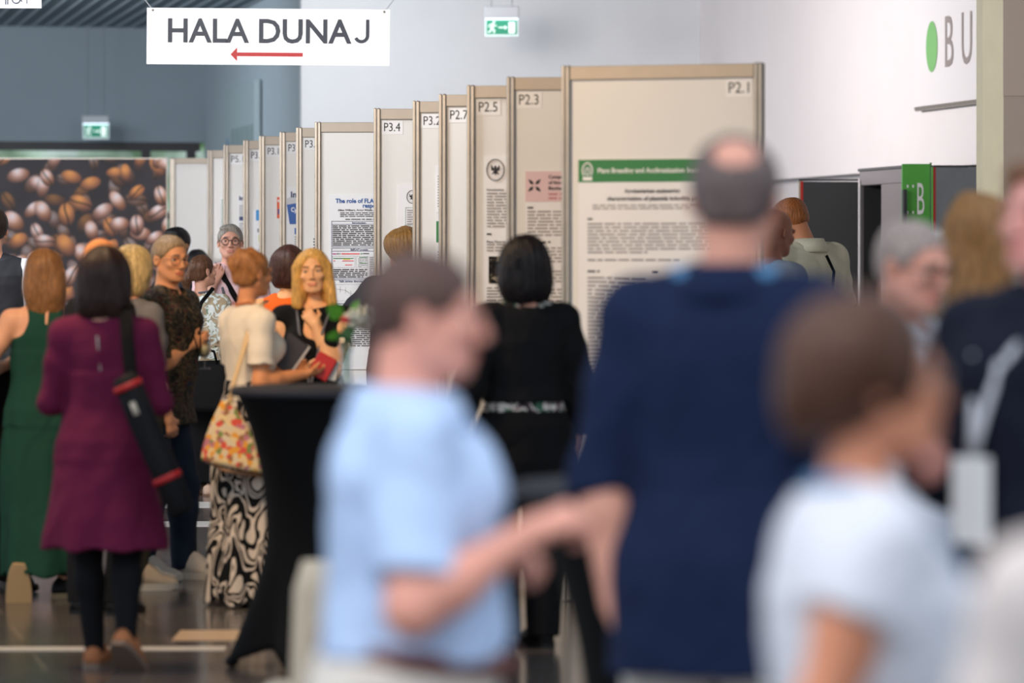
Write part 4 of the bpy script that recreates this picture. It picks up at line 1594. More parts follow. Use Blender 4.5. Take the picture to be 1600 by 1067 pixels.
class Person:
    """local frame: x = the person's right, y = where the body faces, z up"""

    def __init__(self, px, s, H, face, label, sex='m', fat=1.0, belly=0.0, skin=(224, 176, 150), lean=(0, 0), head=(0, 0, 0),
                 armL=None, armR=None, legL=None, legR=None, headoff=(0, 0), hands=None, group=None, sq=1.0, name='person', cat='person'):
        self.H = H
        Y = F / s
        self.s = s
        X = (px - 800) / s
        self.root = empty(name, (X, Y, 0), -math.radians(face), label, cat, group)
        self.face = face
        self.sex, self.fat, self.belly = sex, fat, belly
        self.skin = skin
        self.lean = np.array([lean[0], lean[1]]) * H
        h = H
        sw = 0.104 if sex == 'm' else 0.094
        sw *= (0.5 + 0.5 * fat) * sq
        self.sw = sw
        self.sh = {}
        self.el = {}
        self.wr = {}
        self.hd = {}
        dz = 0.803 if sex == 'm' else 0.80
        dl = {'L': armL or ((-0.12, -0.05, -1), (-0.02, 0.25, -1)), 'R': armR or ((0.12, -0.05, -1), (0.02, 0.25, -1))}
        for sd, sg in (('L', -1), ('R', 1)):
            S = np.array([sg * sw * h, -0.006 * h, dz * h]) + self.shift(dz)
            d1, d2 = [np.array(q, float) for q in dl[sd][:2]]
            d1 /= np.linalg.norm(d1)
            d2 /= np.linalg.norm(d2)
            la, lf = (0.178, 0.148) if sex == 'm' else (0.172, 0.142)
            E = S + d1 * la * h
            W = E + d2 * lf * h
            self.sh[sd], self.el[sd], self.wr[sd] = S, E, W
            hd = dl[sd][2] if len(dl[sd]) > 2 else d2
            hd = np.array(hd, float)
            self.hd[sd] = hd / np.linalg.norm(hd)
        self.palm = {}
        for sd, sg in (('L', -1), ('R', 1)):
            n = np.array(dl[sd][3], float) if len(dl[sd]) > 3 else np.array([-sg, 0.15, 0.0])
            n = n - self.hd[sd] * (n @ self.hd[sd])
            self.palm[sd] = n / max(1e-6, np.linalg.norm(n))
        self.curl = {'L': 0.5, 'R': 0.5}
        if hands:
            self.curl.update(hands)
        self.leg = {}
        for sd, sg, lg in (('L', -1, legL), ('R', 1, legR)):
            lg = lg or {}
            ank = np.array(lg.get('ankle', (sg * 0.055, -0.01, 0.045)), float) * h
            hip = np.array([sg * 0.052 * h, -0.004 * h, 0.505 * h])
            knee = lg.get('knee')
            if knee is None:
                mid = (ank + hip) / 2
                d = np.linalg.norm(hip - ank)
                bend = math.sqrt(max(0.0, (0.2325 * h) ** 2 - (d / 2) ** 2))
                knee = mid + np.array([sg * .006 * h, min(bend, .10 * h) + 0.006 * h, 0.0])
            else:
                knee = np.array(knee, float) * h
            self.leg[sd] = dict(hip=hip, knee=knee, ank=ank, yaw=math.radians(lg.get('yaw', 0)), pitch=math.radians(lg.get('pitch', 0)))
        # head
        self.k = h * 0.131 / 0.222 * (1.0 if sex == 'm' else 0.985)
        yaw, pitch, roll = [math.radians(a) for a in head]
        Rm = Matrix.Rotation(-yaw, 3, 'Z') @ Matrix.Rotation(-pitch, 3, 'X') @ Matrix.Rotation(roll, 3, 'Y')
        self.Rh = np.array(Rm)
        base = np.array([0, -0.004 * h, 0.855 * h]) + self.shift(1.0) * 1.0
        base[2] = 0.855 * h
        up = self.Rh[:, 2]
        self.hc = base + up * (h - 0.855 * h - 0.112 * self.k) + np.array([headoff[0], headoff[1], 0]) * h + self.Rh[:, 1] * 0.012 * h

    def shift(self, zrel):
        t = min(1.0, max(0.0, (zrel - 0.5) / 0.33))
        q = t * t * (3 - 2 * t) * 0.5 + t * 0.5
        return np.array([self.lean[0] * q, self.lean[1] * q, 0.0])

    def hp(self, x, y, z):
        """head frame (metres for a 0.222 m head) to body frame"""
        return self.hc + self.Rh @ (np.array([x, y, z]) * self.k)

    # ---------------------------------------------------------------- torso
    def torso_keys(self, t=0.0, ease=None):
        h, f, be = self.H, self.fat, self.belly
        if self.sex == 'm':
            K = [(.46, .078, .060, -.006), (.50, .094, .066, -.008), (.54, .097, .069, -.008), (.60, .089, .062, 0), (.65, .089, .062, .003), (.71, .098, .068, .003),
                 (.76, .102, .066, .0), (.79, .094, .058, -.004), (.815, .070, .045, -.008), (.835, .042, .036, -.008)]
        else:
            K = [(.46, .080, .060, -.006), (.50, .100, .069, -.009), (.54, .099, .067, -.008), (.60, .080, .056, 0), (.64, .073, .052, .003), (.70, .081, .056, .003),
                 (.75, .086, .056, .0), (.785, .078, .048, -.004), (.81, .058, .039, -.008), (.83, .034, .030, -.008)]
        out = []
        for z, a, b, cy in K:
            bw = math.exp(-((z - .60) / .065) ** 2) * be
            a_ = a * f + bw * 0.4
            b_ = b * f + bw * 0.5
            c_ = cy + bw * 0.45
            sh = self.shift(z)
            out.append((z * h, a_ * h + t, b_ * h + t, sh[0], c_ * h + sh[1]))
        return out

    def add_torso(self, Fd, t=0.0, z0=None, z1=None, ease=1.0, bust=True):
        h = self.H
        K = self.torso_keys(t)
        if ease != 1.0:
            K = [(z, a * (1 + (ease - 1) * math.exp(-((z / h - .62) / .07) ** 2)), b * (1 + (ease - 1) * math.exp(-((z / h - .62) / .07) ** 2)), cx, cy) for z, a, b, cx, cy in K]
        Fd.loft(K, k=0.03, z0=(z0 * h if z0 else None), z1=(z1 * h if z1 else None))
        for sd in 'LR':
            S = self.sh[sd]
            Nk = np.array([0, -0.008 * h, 0.845 * h]) + self.shift(.845)
            r0, r1 = (0.020, 0.031) if self.sex == 'm' else (0.016, 0.025)
            Fd.cone(Nk * 0.75 + S * 0.25 + np.array([0, 0, -0.004 * h]), S + np.array([0, 0, -0.004 * h]), r0 * h + t, r1 * h + t, k=0.05)
            if self.sex == 'f' and bust:
                c = np.array([(-1 if sd == 'L' else 1) * 0.045 * h, 0.045 * h * self.fat, 0.725 * h]) + self.shift(.725)
                Fd.ell(c, (0.040 * h + t * .6, 0.034 * h + t * .6, 0.038 * h + t * .6), k=0.035)
            if self.sex == 'm':
                c = np.array([(-1 if sd == 'L' else 1) * 0.045 * h, 0.042 * h * self.fat, 0.755 * h]) + self.shift(.755)
                Fd.ell(c, (0.05 * h + t, 0.028 * h + t, 0.035 * h + t), k=0.035)

    def add_arm(self, Fd, sd, t=0.0, upto=2.0, ease=0.0, k=0.03):
        """upto: 0..1 along the upper arm, 1..2 along the forearm"""
        h = self.H
        ru, rm, re, rw = ((0.033, 0.029, 0.0245, 0.0165) if self.sex == 'm' else (0.028, 0.0255, 0.0215, 0.0145))
        q = (0.85 + 0.15 * self.fat)
        ru, rm, re = ru * q, rm * q, re * q
        S, E, W = self.sh[sd], self.el[sd], self.wr[sd]
        M1 = S + (E - S) * 0.45

        def seg(a, b, ra, rb, f0, f1):
            if upto <= f0:
                return
            if upto >= f1 - 1e-6:
                cut = abs(upto - f1) < 1e-6 and upto < 2
                Fd.cone(a, b, ra * h + t, rb * h + t, k=k, cut_end=cut)
            else:
                f = (upto - f0) / (f1 - f0)
                e = a + (b - a) * f
                rr = ra + (rb - ra) * f
                Fd.cone(a, e, ra * h + t, rr * h + t + ease, k=k, cut_end=True)
        seg(S, M1, ru, rm, 0, 0.45)
        seg(M1, E, rm, re, 0.45, 1.0)
        F1 = E + (W - E) * 0.3
        seg(E, F1, re, re * 1.05, 1.0, 1.3)
        seg(F1, W, re * 1.05, rw, 1.3, 2.0)

    def add_hand(self, Fd, sd):
        h = self.H / 1.75
        if self.sex == 'f':
            h *= 0.93
        sg = -1 if sd == 'L' else 1
        W, d, n = self.wr[sd], self.hd[sd], self.palm[sd]     # d fingers, n = out of the palm face
        w_ = np.cross(d, n)
        w_ /= np.linalg.norm(w_)
        # thumb side: for the right hand hanging, palm to the body (-x), thumb forward (+y)
        th = w_ * (1 if sd == 'R' else -1)
        th = th if True else th
        A = W + d * 0.012 * h
        B = W + d * 0.072 * h
        for o in (-0.022, 0.0, 0.022):
            Fd.cone(A + th * o * .6 * h, B + th * o * 1.1 * h, 0.0165 * h, 0.0135 * h, k=0.016)
        cu = self.curl[sd]
        for i, (o, L) in enumerate(((0.030, 0.072), (0.0105, 0.080), (-0.0095, 0.074), (-0.0285, 0.058))):
            b0 = W + d * (0.082 - (0.008 if i == 3 else 0) + (0.003 if i in (1,) else 0)) * h + th * o * h
            a1 = cu * 0.9 + 0.06 * i
            a2 = a1 + cu * 1.3
            a3 = a2 + cu * 0.8
            p = b0
            for (aa, fr, r0, r1) in ((a1, .45, .0095, .0088), (a2, .32, .0088, .0080), (a3, .23, .0080, .0070)):
                dd = d * math.cos(aa) + n * math.sin(aa)
                q = p + dd * L * fr * h
                Fd.cone(p, q, r0 * h, r1 * h, k=0.003)
                p = q
        t0 = W + d * 0.022 * h + th * 0.024 * h
        t1 = t0 + (th * 0.75 + d * 0.55 + n * (.25 + .3 * cu)) * 0.040 * h
        t2 = t1 + (th * (0.35 - .3 * cu) + d * 0.85 + n * (.25 + .4 * cu)) * 0.030 * h
        Fd.cone(t0, t1, 0.0145 * h, 0.0105 * h, k=0.010)
        Fd.cone(t1, t2, 0.0105 * h, 0.0085 * h, k=0.003)

    def add_leg(self, Fd, sd, t=0.0, zmin=None, flare=0.0, feet=True):
        h = self.H
        L = self.leg[sd]
        q = 0.7 + 0.3 * self.fat
        r = (0.052, 0.033, 0.034, 0.0205) if self.sex == 'm' else (0.054, 0.032, 0.033, 0.019)
        hip, kn, an = L['hip'], L['knee'], L['ank']
        Fd.cone(hip, kn, r[0] * q * h + t, r[1] * h + t, k=0.03)
        cf = kn + (an - kn) * 0.33 + np.array([0, -0.008 * h, 0])
        Fd.cone(kn, cf, r[1] * h + t, r[2] * h + t + flare * .3, k=0.03)
        an_ = an if feet else an + (an - kn) / np.linalg.norm(an - kn) * .018 * h
        Fd.cone(cf, an_, r[2] * h + t + flare * .3, r[3] * h + t + flare, k=0.03, cut_end=not feet)
        if feet:
            y = L['yaw']
            d = np.array([math.sin(y) * math.cos(L['pitch']), math.cos(y) * math.cos(L['pitch']), -math.sin(L['pitch'])])
            dn = np.array([0, 0, -1.0]) * math.cos(L['pitch']) - np.array([math.sin(y), math.cos(y), 0]) * math.sin(L['pitch'])
            heel = an - d * 0.018 * h + dn * 0.022 * h
            toe = an + d * 0.085 * h + dn * 0.030 * h
            Fd.cone(heel, toe, 0.013 * h, 0.009 * h, k=0.01)
            Fd.cone(an, toe - d * .04 * h, 0.015 * h, 0.010 * h, k=0.01)

    def add_head(self, Fd):
        k, hp, R = self.k, self.hp, self.Rh
        m = 1.0 if self.sex == 'm' else 0.93
        Fd.ell(hp(0, -.014, .028), np.array((.074, .094, .083)) * k, R, .02 * k)
        Fd.ell(hp(0, .022, -.030), np.array((.060 * m, .064, .074)) * k, R, .025 * k)
        Fd.ell(hp(0, .030, -.075), np.array((.040 * m, .048, .034)) * k, R, .025 * k)
        Fd.ell(hp(0, .068, -.093), np.array((.020, .015, .016)) * k, R, .02 * k)
        for s in (-1, 1):
            Fd.cone(hp(s * .052 * m, .0, -.05), hp(s * .025, .055, -.088), .017 * k, .015 * k, k=.02 * k)      # jaw line
            Fd.ell(hp(s * .040, .064, -.022), np.array((.020, .016, .016)) * k, R, .02 * k)                     # cheek
            Fd.ell(hp(s * .032, .097, .004), np.array((.019, .016, .012)) * k, R, .014 * k, 's')                # socket
            Fd.cone(hp(s * .014, .087 if self.sex == 'm' else .083, .021), hp(s * .046, .076 if self.sex == 'm' else .073, .022), .008 * k * m, .007 * k * m, k=.012 * k)     # brow
            Fd.cone(hp(s * .019, .0835, .0105), hp(s * .045, .0770, .0085), .0046 * k, .0044 * k, k=.003 * k)     # upper lid
            Fd.cone(hp(s * .020, .0830, -.0068), hp(s * .044, .0765, -.0055), .0038 * k, .0036 * k, k=.003 * k)   # lower lid
            Fd.ell(hp(s * .079, -.012, -.006), np.array((.007, .018, .030)) * k, R @ np.array(Matrix.Rotation(s * .3, 3, 'Z')), .006 * k)
            Fd.ell(hp(s * .085, -.010, -.002), np.array((.006, .009, .016)) * k, R, .004 * k, 's')
            Fd.ell(hp(s * .011 * m, .098 if self.sex == 'm' else .093, -.036), np.array((.0075, .008, .0065)) * k, R, .006 * k)                    # nostril wing
        Fd.cone(hp(0, .085, .012), hp(0, .106 if self.sex == 'm' else .100, -.028), .0075 * k * m, .0105 * k * m * m, k=.012 * k)
        Fd.cone(hp(-.016, .084, -.0595), hp(.016, .084, -.0595), .0068 * k, .0068 * k, k=.006 * k)
        Fd.cone(hp(-.013, .084, -.0705), hp(.013, .084, -.0705), .0072 * k, .0072 * k, k=.006 * k)
        r = (.052 if self.sex == 'm' else .041) * k * (0.6 + .4 * self.fat)
        nb = np.array([0, -0.012 * self.H, 0.81 * self.H]) + self.shift(.82)
        Fd.cone(hp(0, -.028, -.045), nb, r, r * 1.12, k=.035 * k)

    def body(self, res=0.009, fine=0.0048, hands='LR', legs=True, mouth=True, hand_res=0.0042, cheeks=False):
        Fd = Field()
        self.add_torso(Fd)
        for sd in 'LR':
            self.add_arm(Fd, sd)
            self.add_hand(Fd, sd)
            if legs:
                self.add_leg(Fd, sd)
        self.add_head(Fd)
        c = self.hc
        bands = [(a, c[a] - .14, c[a] + .14, fine) for a in range(3)]
        for sd in hands:
            p = self.wr[sd] + self.hd[sd] * .08
            bands += [(a, p[a] - .10, p[a] + .10, hand_res) for a in range(3)]
        P, Q = Fd.mesh(res, bands)
        C = P[Q].mean(1)
        q = ((C - self.hc) @ self.Rh) / self.k
        z0 = -.065 + 4.0 * q[:, 0] ** 2
        lips = (np.abs(q[:, 0]) < .024) & (np.abs(q[:, 2] - z0) < .0095 * np.sqrt(np.clip(1 - (q[:, 0] / .026) ** 2, 0, 1))) & (q[:, 1] > .07)
        fm = lips.astype(np.int32)
        self.b = emit_mesh('body', P, Q, [skin_mat(self.skin), lip_mat(self.skin)], self.root, fm)
        return self

    def eyes(self, iris=(70, 60, 50), brow=None, smile=False, teeth=False):
        for s in (-1, 1):
            c = self.hp(s * .0315, .0690, .0015)
            mb = MB()
            mb.ell(c, (.0125 * self.k,) * 3, 14, 10)
            e = mb.obj('eye', mat('eye white', (226, 220, 214), .3), self.root, True)
            mb = MB()
            ci = self.hp(s * .0315, .0780, .0015)
            mb.ell(ci, np.array((.0076, .0052, .0076)) * self.k, 12, 8, Matrix(self.Rh.tolist()))
            mb.obj('iris', mat('iris %d %d %d' % tuple(iris), iris, .2), e, True)
            if brow:
                mb = MB()
                mb.tube([tuple(self.hp(s * a, b, c_)) for a, b, c_ in ((.014, .0955, .0235), (.03, .0915, .028), (.047, .0815, .0245))], [.0030 * self.k, .0038 * self.k, .0018 * self.k], 6)
                mb.obj('eyebrow', hair_mat(brow), self.root, True)
        if teeth:
            mb = MB()
            mb.ell(self.hp(0, .0835, -.0655), np.array((.014, .0075, .0035)) * self.k, 12, 8, Matrix(self.Rh.tolist()))
            mb.obj('teeth', mat('teeth', (240, 232, 222), .3), self.root, True)
        return self

    def glasses(self, color=(30, 28, 30), r=.0235, th=.0022, lens=True, round_=1.0):
        k = self.k
        mb = MB()
        for s in (-1, 1):
            pts = [tuple(self.hp(s * .033 + r * 1.08 * math.cos(a), .099 - .012 * abs(math.cos(a)) * (1 if s * math.cos(a) > 0 else 0), -.002 + r * round_ * math.sin(a))) for a in np.linspace(0, 2 * math.pi, 24)]
            mb.tube(pts, th * k, 6)
            mb.tube([tuple(self.hp(s * (.033 + r * 1.05), .089, .004)), tuple(self.hp(s * .081, .04, .004)), tuple(self.hp(s * .084, -.005, .002)), tuple(self.hp(s * .083, -.02, -.012))], th * k * .9, 6)
        mb.tube([tuple(self.hp(-.011, .100, .002)), tuple(self.hp(0, .105, .006)), tuple(self.hp(.011, .100, .002))], th * k, 6)
        g = mb.obj('glasses', mat('glasses frame %d' % color[0], color, .35), self.root, True)
        return self

    def hair(self, style, rgb, res=0.0055, **kw):
        k, hp, R = self.k, self.hp, self.Rh
        Fd = Field()
        amp, freq = .0022, 26
        face_cut = True
        line = kw.get('line', .062)
        if style in ('short', 'crop', 'ring'):
            t = {'short': .012, 'crop': .0065, 'ring': .007}[style] * kw.get('vol', 1.0)
            Fd.ell(hp(0, -.016, .028), (np.array((.074, .093, .083)) + t) * k, R, .01)
            if style == 'short':
                Fd.ell(hp(0.01, .035, .088), np.array((.060, .045, .026)) * k, R, .02)
            Fd.ell(hp(0, -.055, -.02), np.array((.058, .055, .05)) * k, R, .02)
            Fd.plane(hp(0, 0, kw.get('low', -.055)), -R[:, 2], .01)
            Fd.plane(hp(0, .85 * line / .9775, .05 - .5 * line / .9775), R @ np.array([0, .85, -.5]), .008)
            for s in (-1, 1):
                Fd.ell(hp(s * .088, -.004, -.022), np.array((.030, .028, .036)) * k, R, .008, 's')
                Fd.ell(hp(s * .085, .045, -.03), np.array((.04, .04, .05)) * k, R, .008, 's')
            if style == 'ring':
                bl = kw.get('bald', (0, .01, .085))
                br = kw.get('bald_r', (.062, .078, .05))
                Fd.ell(hp(*bl), np.array(br) * k, R, .01, 's')
                Fd.plane(hp(0, .03, .03), R @ np.array([0, 1, .15]), .01)
        elif style == 'bob':
            ln = kw.get('length', .17)
            wd = kw.get('width', .096)
            Fd.ell(hp(0, -.018, .03), np.array((.090, .106, .094)) * k, R, .02)
            Fd.ell(hp(0, -.030, -ln * .30), np.array((wd, .092, ln * .80)) * k, R, .05)
            Fd.ell(hp(0, .105, -.045), np.array((.062, .085, .125)) * k, R, .02, 's')
            Fd.ell(hp(0, .055, -.17), np.array((.056, .075, .11)) * k, R, .01, 's')
            Fd.plane(hp(0, 0, -ln), R @ np.array([0, -.15, -1]), .03)
            amp, freq = .004, 34
        elif style == 'long':
            ln = kw.get('length', .30)
            wd = kw.get('width', .090)
            Fd.ell(hp(0, -.018, .03), np.array((.086, .103, .092)) * k, R, .02)
            Fd.ell(hp(0, -.032, -.06), np.array((wd, .080, .12)) * k, R, .04)
            Fd.ell(hp(0, -.060, -ln * .55), np.array((wd * .98, .052, ln * .62)) * k, R, .05)
            if kw.get('front'):
                for s in (-1, 1):
                    Fd.cone(hp(s * .078, .018, .02), hp(s * .088, .028, -ln * .75), .026 * k, .030 * k, k=.03)
            Fd.ell(hp(0, .105, -.045), np.array((kw.get('fw', .060), .085, .13)) * k, R, .02, 's')
            Fd.ell(hp(0, .10, -.25), np.array((.06, .085, .15)) * k, R, .02, 's')
            Fd.ell(hp(0, .055, -.17), np.array((.056, .075, .11)) * k, R, .01, 's')
            Fd.plane(hp(0, 0, -ln), R @ np.array([0, -.1, -1]), .03)
            amp, freq = kw.get('amp', .004), kw.get('freq', 30)
        elif style == 'updo':
            Fd.ell(hp(0, -.018, .03), np.array((.083, .102, .090)) * k, R, .02)
            Fd.ell(hp(0, -.05, -.03), np.array((.066, .060, .055)) * k, R, .02)
            Fd.ell(hp(*kw.get('bun', (0, -.085, .055))), np.array(kw.get('bun_r', (.066, .055, .066))) * k, R, .02)
            for s in (-1, 1):
                Fd.ell(hp(s * .088, .002, -.022), np.array((.026, .026, .034)) * k, R, .008, 's')
            Fd.plane(hp(0, 0, -.062), -R[:, 2], .01)
            Fd.plane(hp(0, .055, .02), R @ np.array([0, .85, -.5]), .008)
            amp, freq = kw.get('amp', .0045), kw.get('freq', 60)
        elif style == 'pony':
            Fd.ell(hp(0, -.016, .03), np.array((.081, .101, .089)) * k, R, .02)
            Fd.ell(hp(0, -.05, -.03), np.array((.064, .058, .05)) * k, R, .02)
            Fd.plane(hp(0, 0, -.062), -R[:, 2], .01)
            Fd.cone(hp(-.01, -.10, .01), hp(-.035, -.13, -.05), .026 * k, .034 * k, k=.02)
            Fd.cone(hp(-.035, -.13, -.05), hp(-.055, -.115, -.17), .034 * k, .018 * k, k=.02)
            for s in (-1, 1):
                Fd.ell(hp(s * .088, .002, -.022), np.array((.026, .026, .034)) * k, R, .008, 's')
            Fd.plane(hp(0, .055, .02), R @ np.array([0, .85, -.5]), .008)
            amp, freq = .003, 45
        elif style == 'big':
            Fd.ell(hp(0, -.035, .035), np.array(kw.get('r', (.105, .125, .105))) * k, R, .02)
            Fd.ell(hp(0, -.070, -.02), np.array((.088, .085, .080)) * k, R, .03)
            Fd.ell(hp(0, .105, -.045), np.array((.075, .085, .11)) * k, R, .02, 's')
            Fd.plane(hp(0, .07, .03), R @ np.array([0, .9, -.3]), .02)
            Fd.plane(hp(0, 0, -.10), -R[:, 2], .02)
            amp, freq = .006, 34
        wr = wrinkle(int(self.s) + 5, amp, freq, .25)
        cx, cy = self.hc[0], self.hc[1]
        nstr = kw.get('strands', 26)

        def nz(x, y, z):
            a = np.arctan2(y - cy, x - cx)
            return wr(x, y, z) + kw.get('samp', .0016) * np.sin(nstr * a + 7 * np.sin(3 * a) + 9 * z) + kw.get('samp', .0016) * .6 * np.sin(nstr * 2.3 * a + 30 * z)
        P, Q = Fd.mesh(res, None, nz)
        emit_mesh('hair', P, Q, hair_mat(rgb), self.root)
        return self

    # ---------------------------------------------------------------- clothes
    def top(self, name, m, t=0.012, hem=0.5, sleeve=0.6, sleeve_ease=0.006, neck='crew', res=0.008, amp=0.003, freq=22, ease=1.0, flare=0.0, zt=0.835, seed=None, bust=True, hem_w=None, skirt=None, folds=0, fold_amp=.012, armcut=.036):
        h = self.H
        Fd = Field()
        self.add_torso(Fd, t, z0=max(.46, hem), ease=ease, bust=bust)
        if skirt:
            Fd.loft([tuple(v * h for v in q) for q in skirt], k=.03, p=2.1)
        elif hem < 0.47 or hem_w:
            sh = self.shift(.6)
            K = [(hem * h, (hem_w or .098) * h * self.fat + t, .072 * h * self.fat + t + (hem_w - .098 if hem_w else 0) * h * .7, 0, -.006 * h),
                 (.54 * h, .099 * h * self.fat + t, .070 * h * self.fat + t, 0, -.006 * h),
                 (.60 * h, .086 * h * self.fat + t, .060 * h * self.fat + t + self.belly * .3 * h, sh[0] * .6, self.belly * .3 * h + sh[1] * .6)]
            Fd.loft(K, k=.03)
        for sd in 'LR':
            sl = sleeve[sd] if isinstance(sleeve, dict) else sleeve
            if sl > 0:
                self.add_arm(Fd, sd, t, upto=sl, ease=sleeve_ease)
            else:
                S = self.sh[sd]
                sg = -1 if sd == 'L' else 1
                Fd.ell(S + np.array([sg * armcut * h, 0, -.035 * h]), (.031 * h, .06 * h, .070 * h), k=.01, mode='s')
        nb = np.array([0, 0, 0.0]) + self.shift(.83)
        if neck == 'crew':
            Fd.ell(np.array([nb[0], nb[1] + .012 * h, .852 * h]), (.042 * h, .048 * h, .028 * h), k=.008, mode='s')
        elif neck == 'boat':
            Fd.ell(np.array([nb[0], nb[1] - .01 * h, .850 * h]), (.068 * h, .05 * h, .026 * h), k=.008, mode='s')
        elif neck == 'scoop':
            Fd.ell(np.array([nb[0], nb[1] + .075 * h, .80 * h]), (.038 * h, .05 * h, .065 * h), k=.008, mode='s')
            Fd.ell(np.array([nb[0], nb[1], .852 * h]), (.055 * h, .055 * h, .03 * h), k=.008, mode='s')
        elif neck == 'vee':
            Fd.cone(np.array([nb[0], nb[1] + .07 * h, .85 * h]), np.array([nb[0], nb[1] + .08 * h, .77 * h]), .03 * h, .006 * h, k=.004, mode='s')
        elif neck == 'halter':
            Fd.plane(np.array([nb[0], 0, .835 * h]), (0, 0, 1), .01)
            for s in (-1, 1):
                Fd.ell(np.array([nb[0] + s * .085 * h, nb[1], .80 * h]), (.042 * h, .09 * h, .055 * h), k=.015, mode='s')
        wr = wrinkle(seed or int(self.s * 3 + h * 100), amp, freq)
        wr2 = wrinkle((seed or int(self.s * 3 + h * 100)) + 7, amp * .6, freq * 2.1)
        zb = min(q[0] for q in skirt) * h if skirt else 0

        def nz(x, y, z):
            v = wr(x, y, z) + np.abs(wr2(x, y, z))
            if folds:
                f = np.clip((.55 * h - z) / (.55 * h - zb), 0, 1)
                v = v + fold_amp * f * np.sin(folds * np.arctan2(y, x))
            return v
        P, Q = Fd.mesh(res, None, nz)
        return emit_mesh(name, P, Q, m, self.root)

    def legwear(self, name, m, t=0.012, zmin=0.03, flare=0.01, res=0.009, amp=0.003, freq=26, top=0.58, pelvis=True):
        h = self.H
        Fd = Field()
        if pelvis:
            K = [q for q in self.torso_keys(t) if q[0] <= .61 * h]
            Fd.loft([(.455 * h, .080 * h * self.fat, .060 * h * self.fat, 0, -.006 * h)] + K, k=.03, z1=top * h)
        for sd in 'LR':
            self.add_leg(Fd, sd, t, feet=False, flare=flare)
        P, Q = Fd.mesh(res, None, wrinkle(int(self.s) + 11, amp, freq))
        return emit_mesh(name, P, Q, m, self.root)

    def skirt(self, name, m, keys, res=0.009, amp=0.004, freq=20, folds=0, fold_amp=0.01, p=2.1, seed=3):
        """keys: z(rel) , half width(rel), half depth(rel), cx, cy"""
        h = self.H
        Fd = Field()
        Fd.loft([tuple(v * h for v in q) for q in keys], k=.0, p=p)
        zt = max(q[0] for q in keys) * h
        zb = min(q[0] for q in keys) * h
        wr = wrinkle(seed, amp, freq, .3)

        def nz(x, y, z):
            a = np.arctan2(y, x)
            f = (zt - z) / (zt - zb)
            return wr(x, y, z) + (fold_amp * f * np.sin(folds * a + 1.2 * np.sin(2 * a)) if folds else 0)
        P, Q = Fd.mesh(res, None, nz)
        return emit_mesh(name, P, Q, m, self.root)

    def collar(self, m, hgt=.024, r=None, open_=0.35):
        """shirt collar: a standing ring open at the front with turned points"""
        h = self.H
        r = r or (.043 if self.sex == 'm' else .036) * (0.6 + .4 * self.fat)
        c = np.array([0, -.006 * h, .835 * h]) + self.shift(.835)
        n = 26
        mb = MB()
        rings = []
        for i in range(n + 1):
            a = math.pi / 2 + open_ + (2 * math.pi - 2 * open_) * i / n
            e = abs(i / n - .5) * 2
            dz = -.012 * h * e ** 3
            ri, ro = r * h, (r + .010) * h
            rb = (r + .020) * h
            ca, sa = math.cos(a), math.sin(a) * 1.08
            zt = c[2] + hgt * h * .75 + dz
            rings.append([(c[0] + ri * ca, c[1] + ri * sa, c[2] - .012 * h), (c[0] + ri * ca, c[1] + ri * sa, zt), (c[0] + (ri + .004 * h) * ca, c[1] + (ri + .004 * h) * sa, zt + .003 * h),
                          (c[0] + rb * ca, c[1] + rb * sa, c[2] - .010 * h - .012 * h * e ** 4), (c[0] + (rb - .004 * h) * ca, c[1] + (rb - .004 * h) * sa, c[2] - .016 * h - .012 * h * e ** 4)])
        mb.rings(rings)
        return mb.obj('collar', m, self.root, True)

    def shoe(self, sd, m_up, m_sole, L=0.162, W=0.034, high=False, sole_t=0.02, strap=False, heel=0.0):
        h = self.H
        lg = self.leg[sd]
        y, pt = lg['yaw'], lg['pitch']
        an = lg['ank']
        n = 12
        up, so = MB(), MB()
        rings, sr = [], []
        L_ = L * h
        for i in range(n + 1):
            t = i / n
            x = -0.055 * h * 0.62 + L_ * t - .0
            wd = W * h * (0.62 + 0.38 * math.sin(min(1, t * 1.25) * math.pi * .62)) * (1 if t < .75 else math.sqrt(max(0.05, 1 - ((t - .75) / .27) ** 2)))
            if t < .12:
                wd *= .72 + .28 * (t / .12)
            hh_ = (.056 if high else .040) * h
            top = hh_ * (1 if t < .3 else max(0.0, 1 - (t - .3) / .45)) + .022 * h * min(1, t / .3) * (1 if t < .8 else max(.35, 1 - (t - .8) * 3))
            top *= (.80 + .2 * min(1, t / .12))
            st = sole_t + heel * max(0, 1 - t * 2.2)
            z0 = -.045 * h + sole_t
            ring = []
            for a, b in ((-1, 0), (-1, .35), (-.78, .75), (-.38, 1), (.38, 1), (.78, .75), (1, .35), (1, 0)):
                ring.append((a * wd * (1 - .15 * b), x, z0 + (top) * b))
            rings.append(ring)
            sr.append([(-wd * 1.06, x, -.045 * h + (.010 if t > .85 else 0) * (t - .85) * 5), (-wd * 1.08, x, z0 + .003), (wd * 1.08, x, z0 + .003), (wd * 1.06, x, -.045 * h + (.010 if t > .85 else 0) * (t - .85) * 5)])
        up.rings(rings)
        so.rings(sr)
        Mx = Matrix.Translation(an) @ Matrix.Rotation(-y, 4, 'Z') @ Matrix.Rotation(-pt, 4, 'X')
        o = up.obj('shoe', m_up, self.root, True)
        o.matrix_local = Mx
        so.obj('sole', m_sole, o, False)
        return o

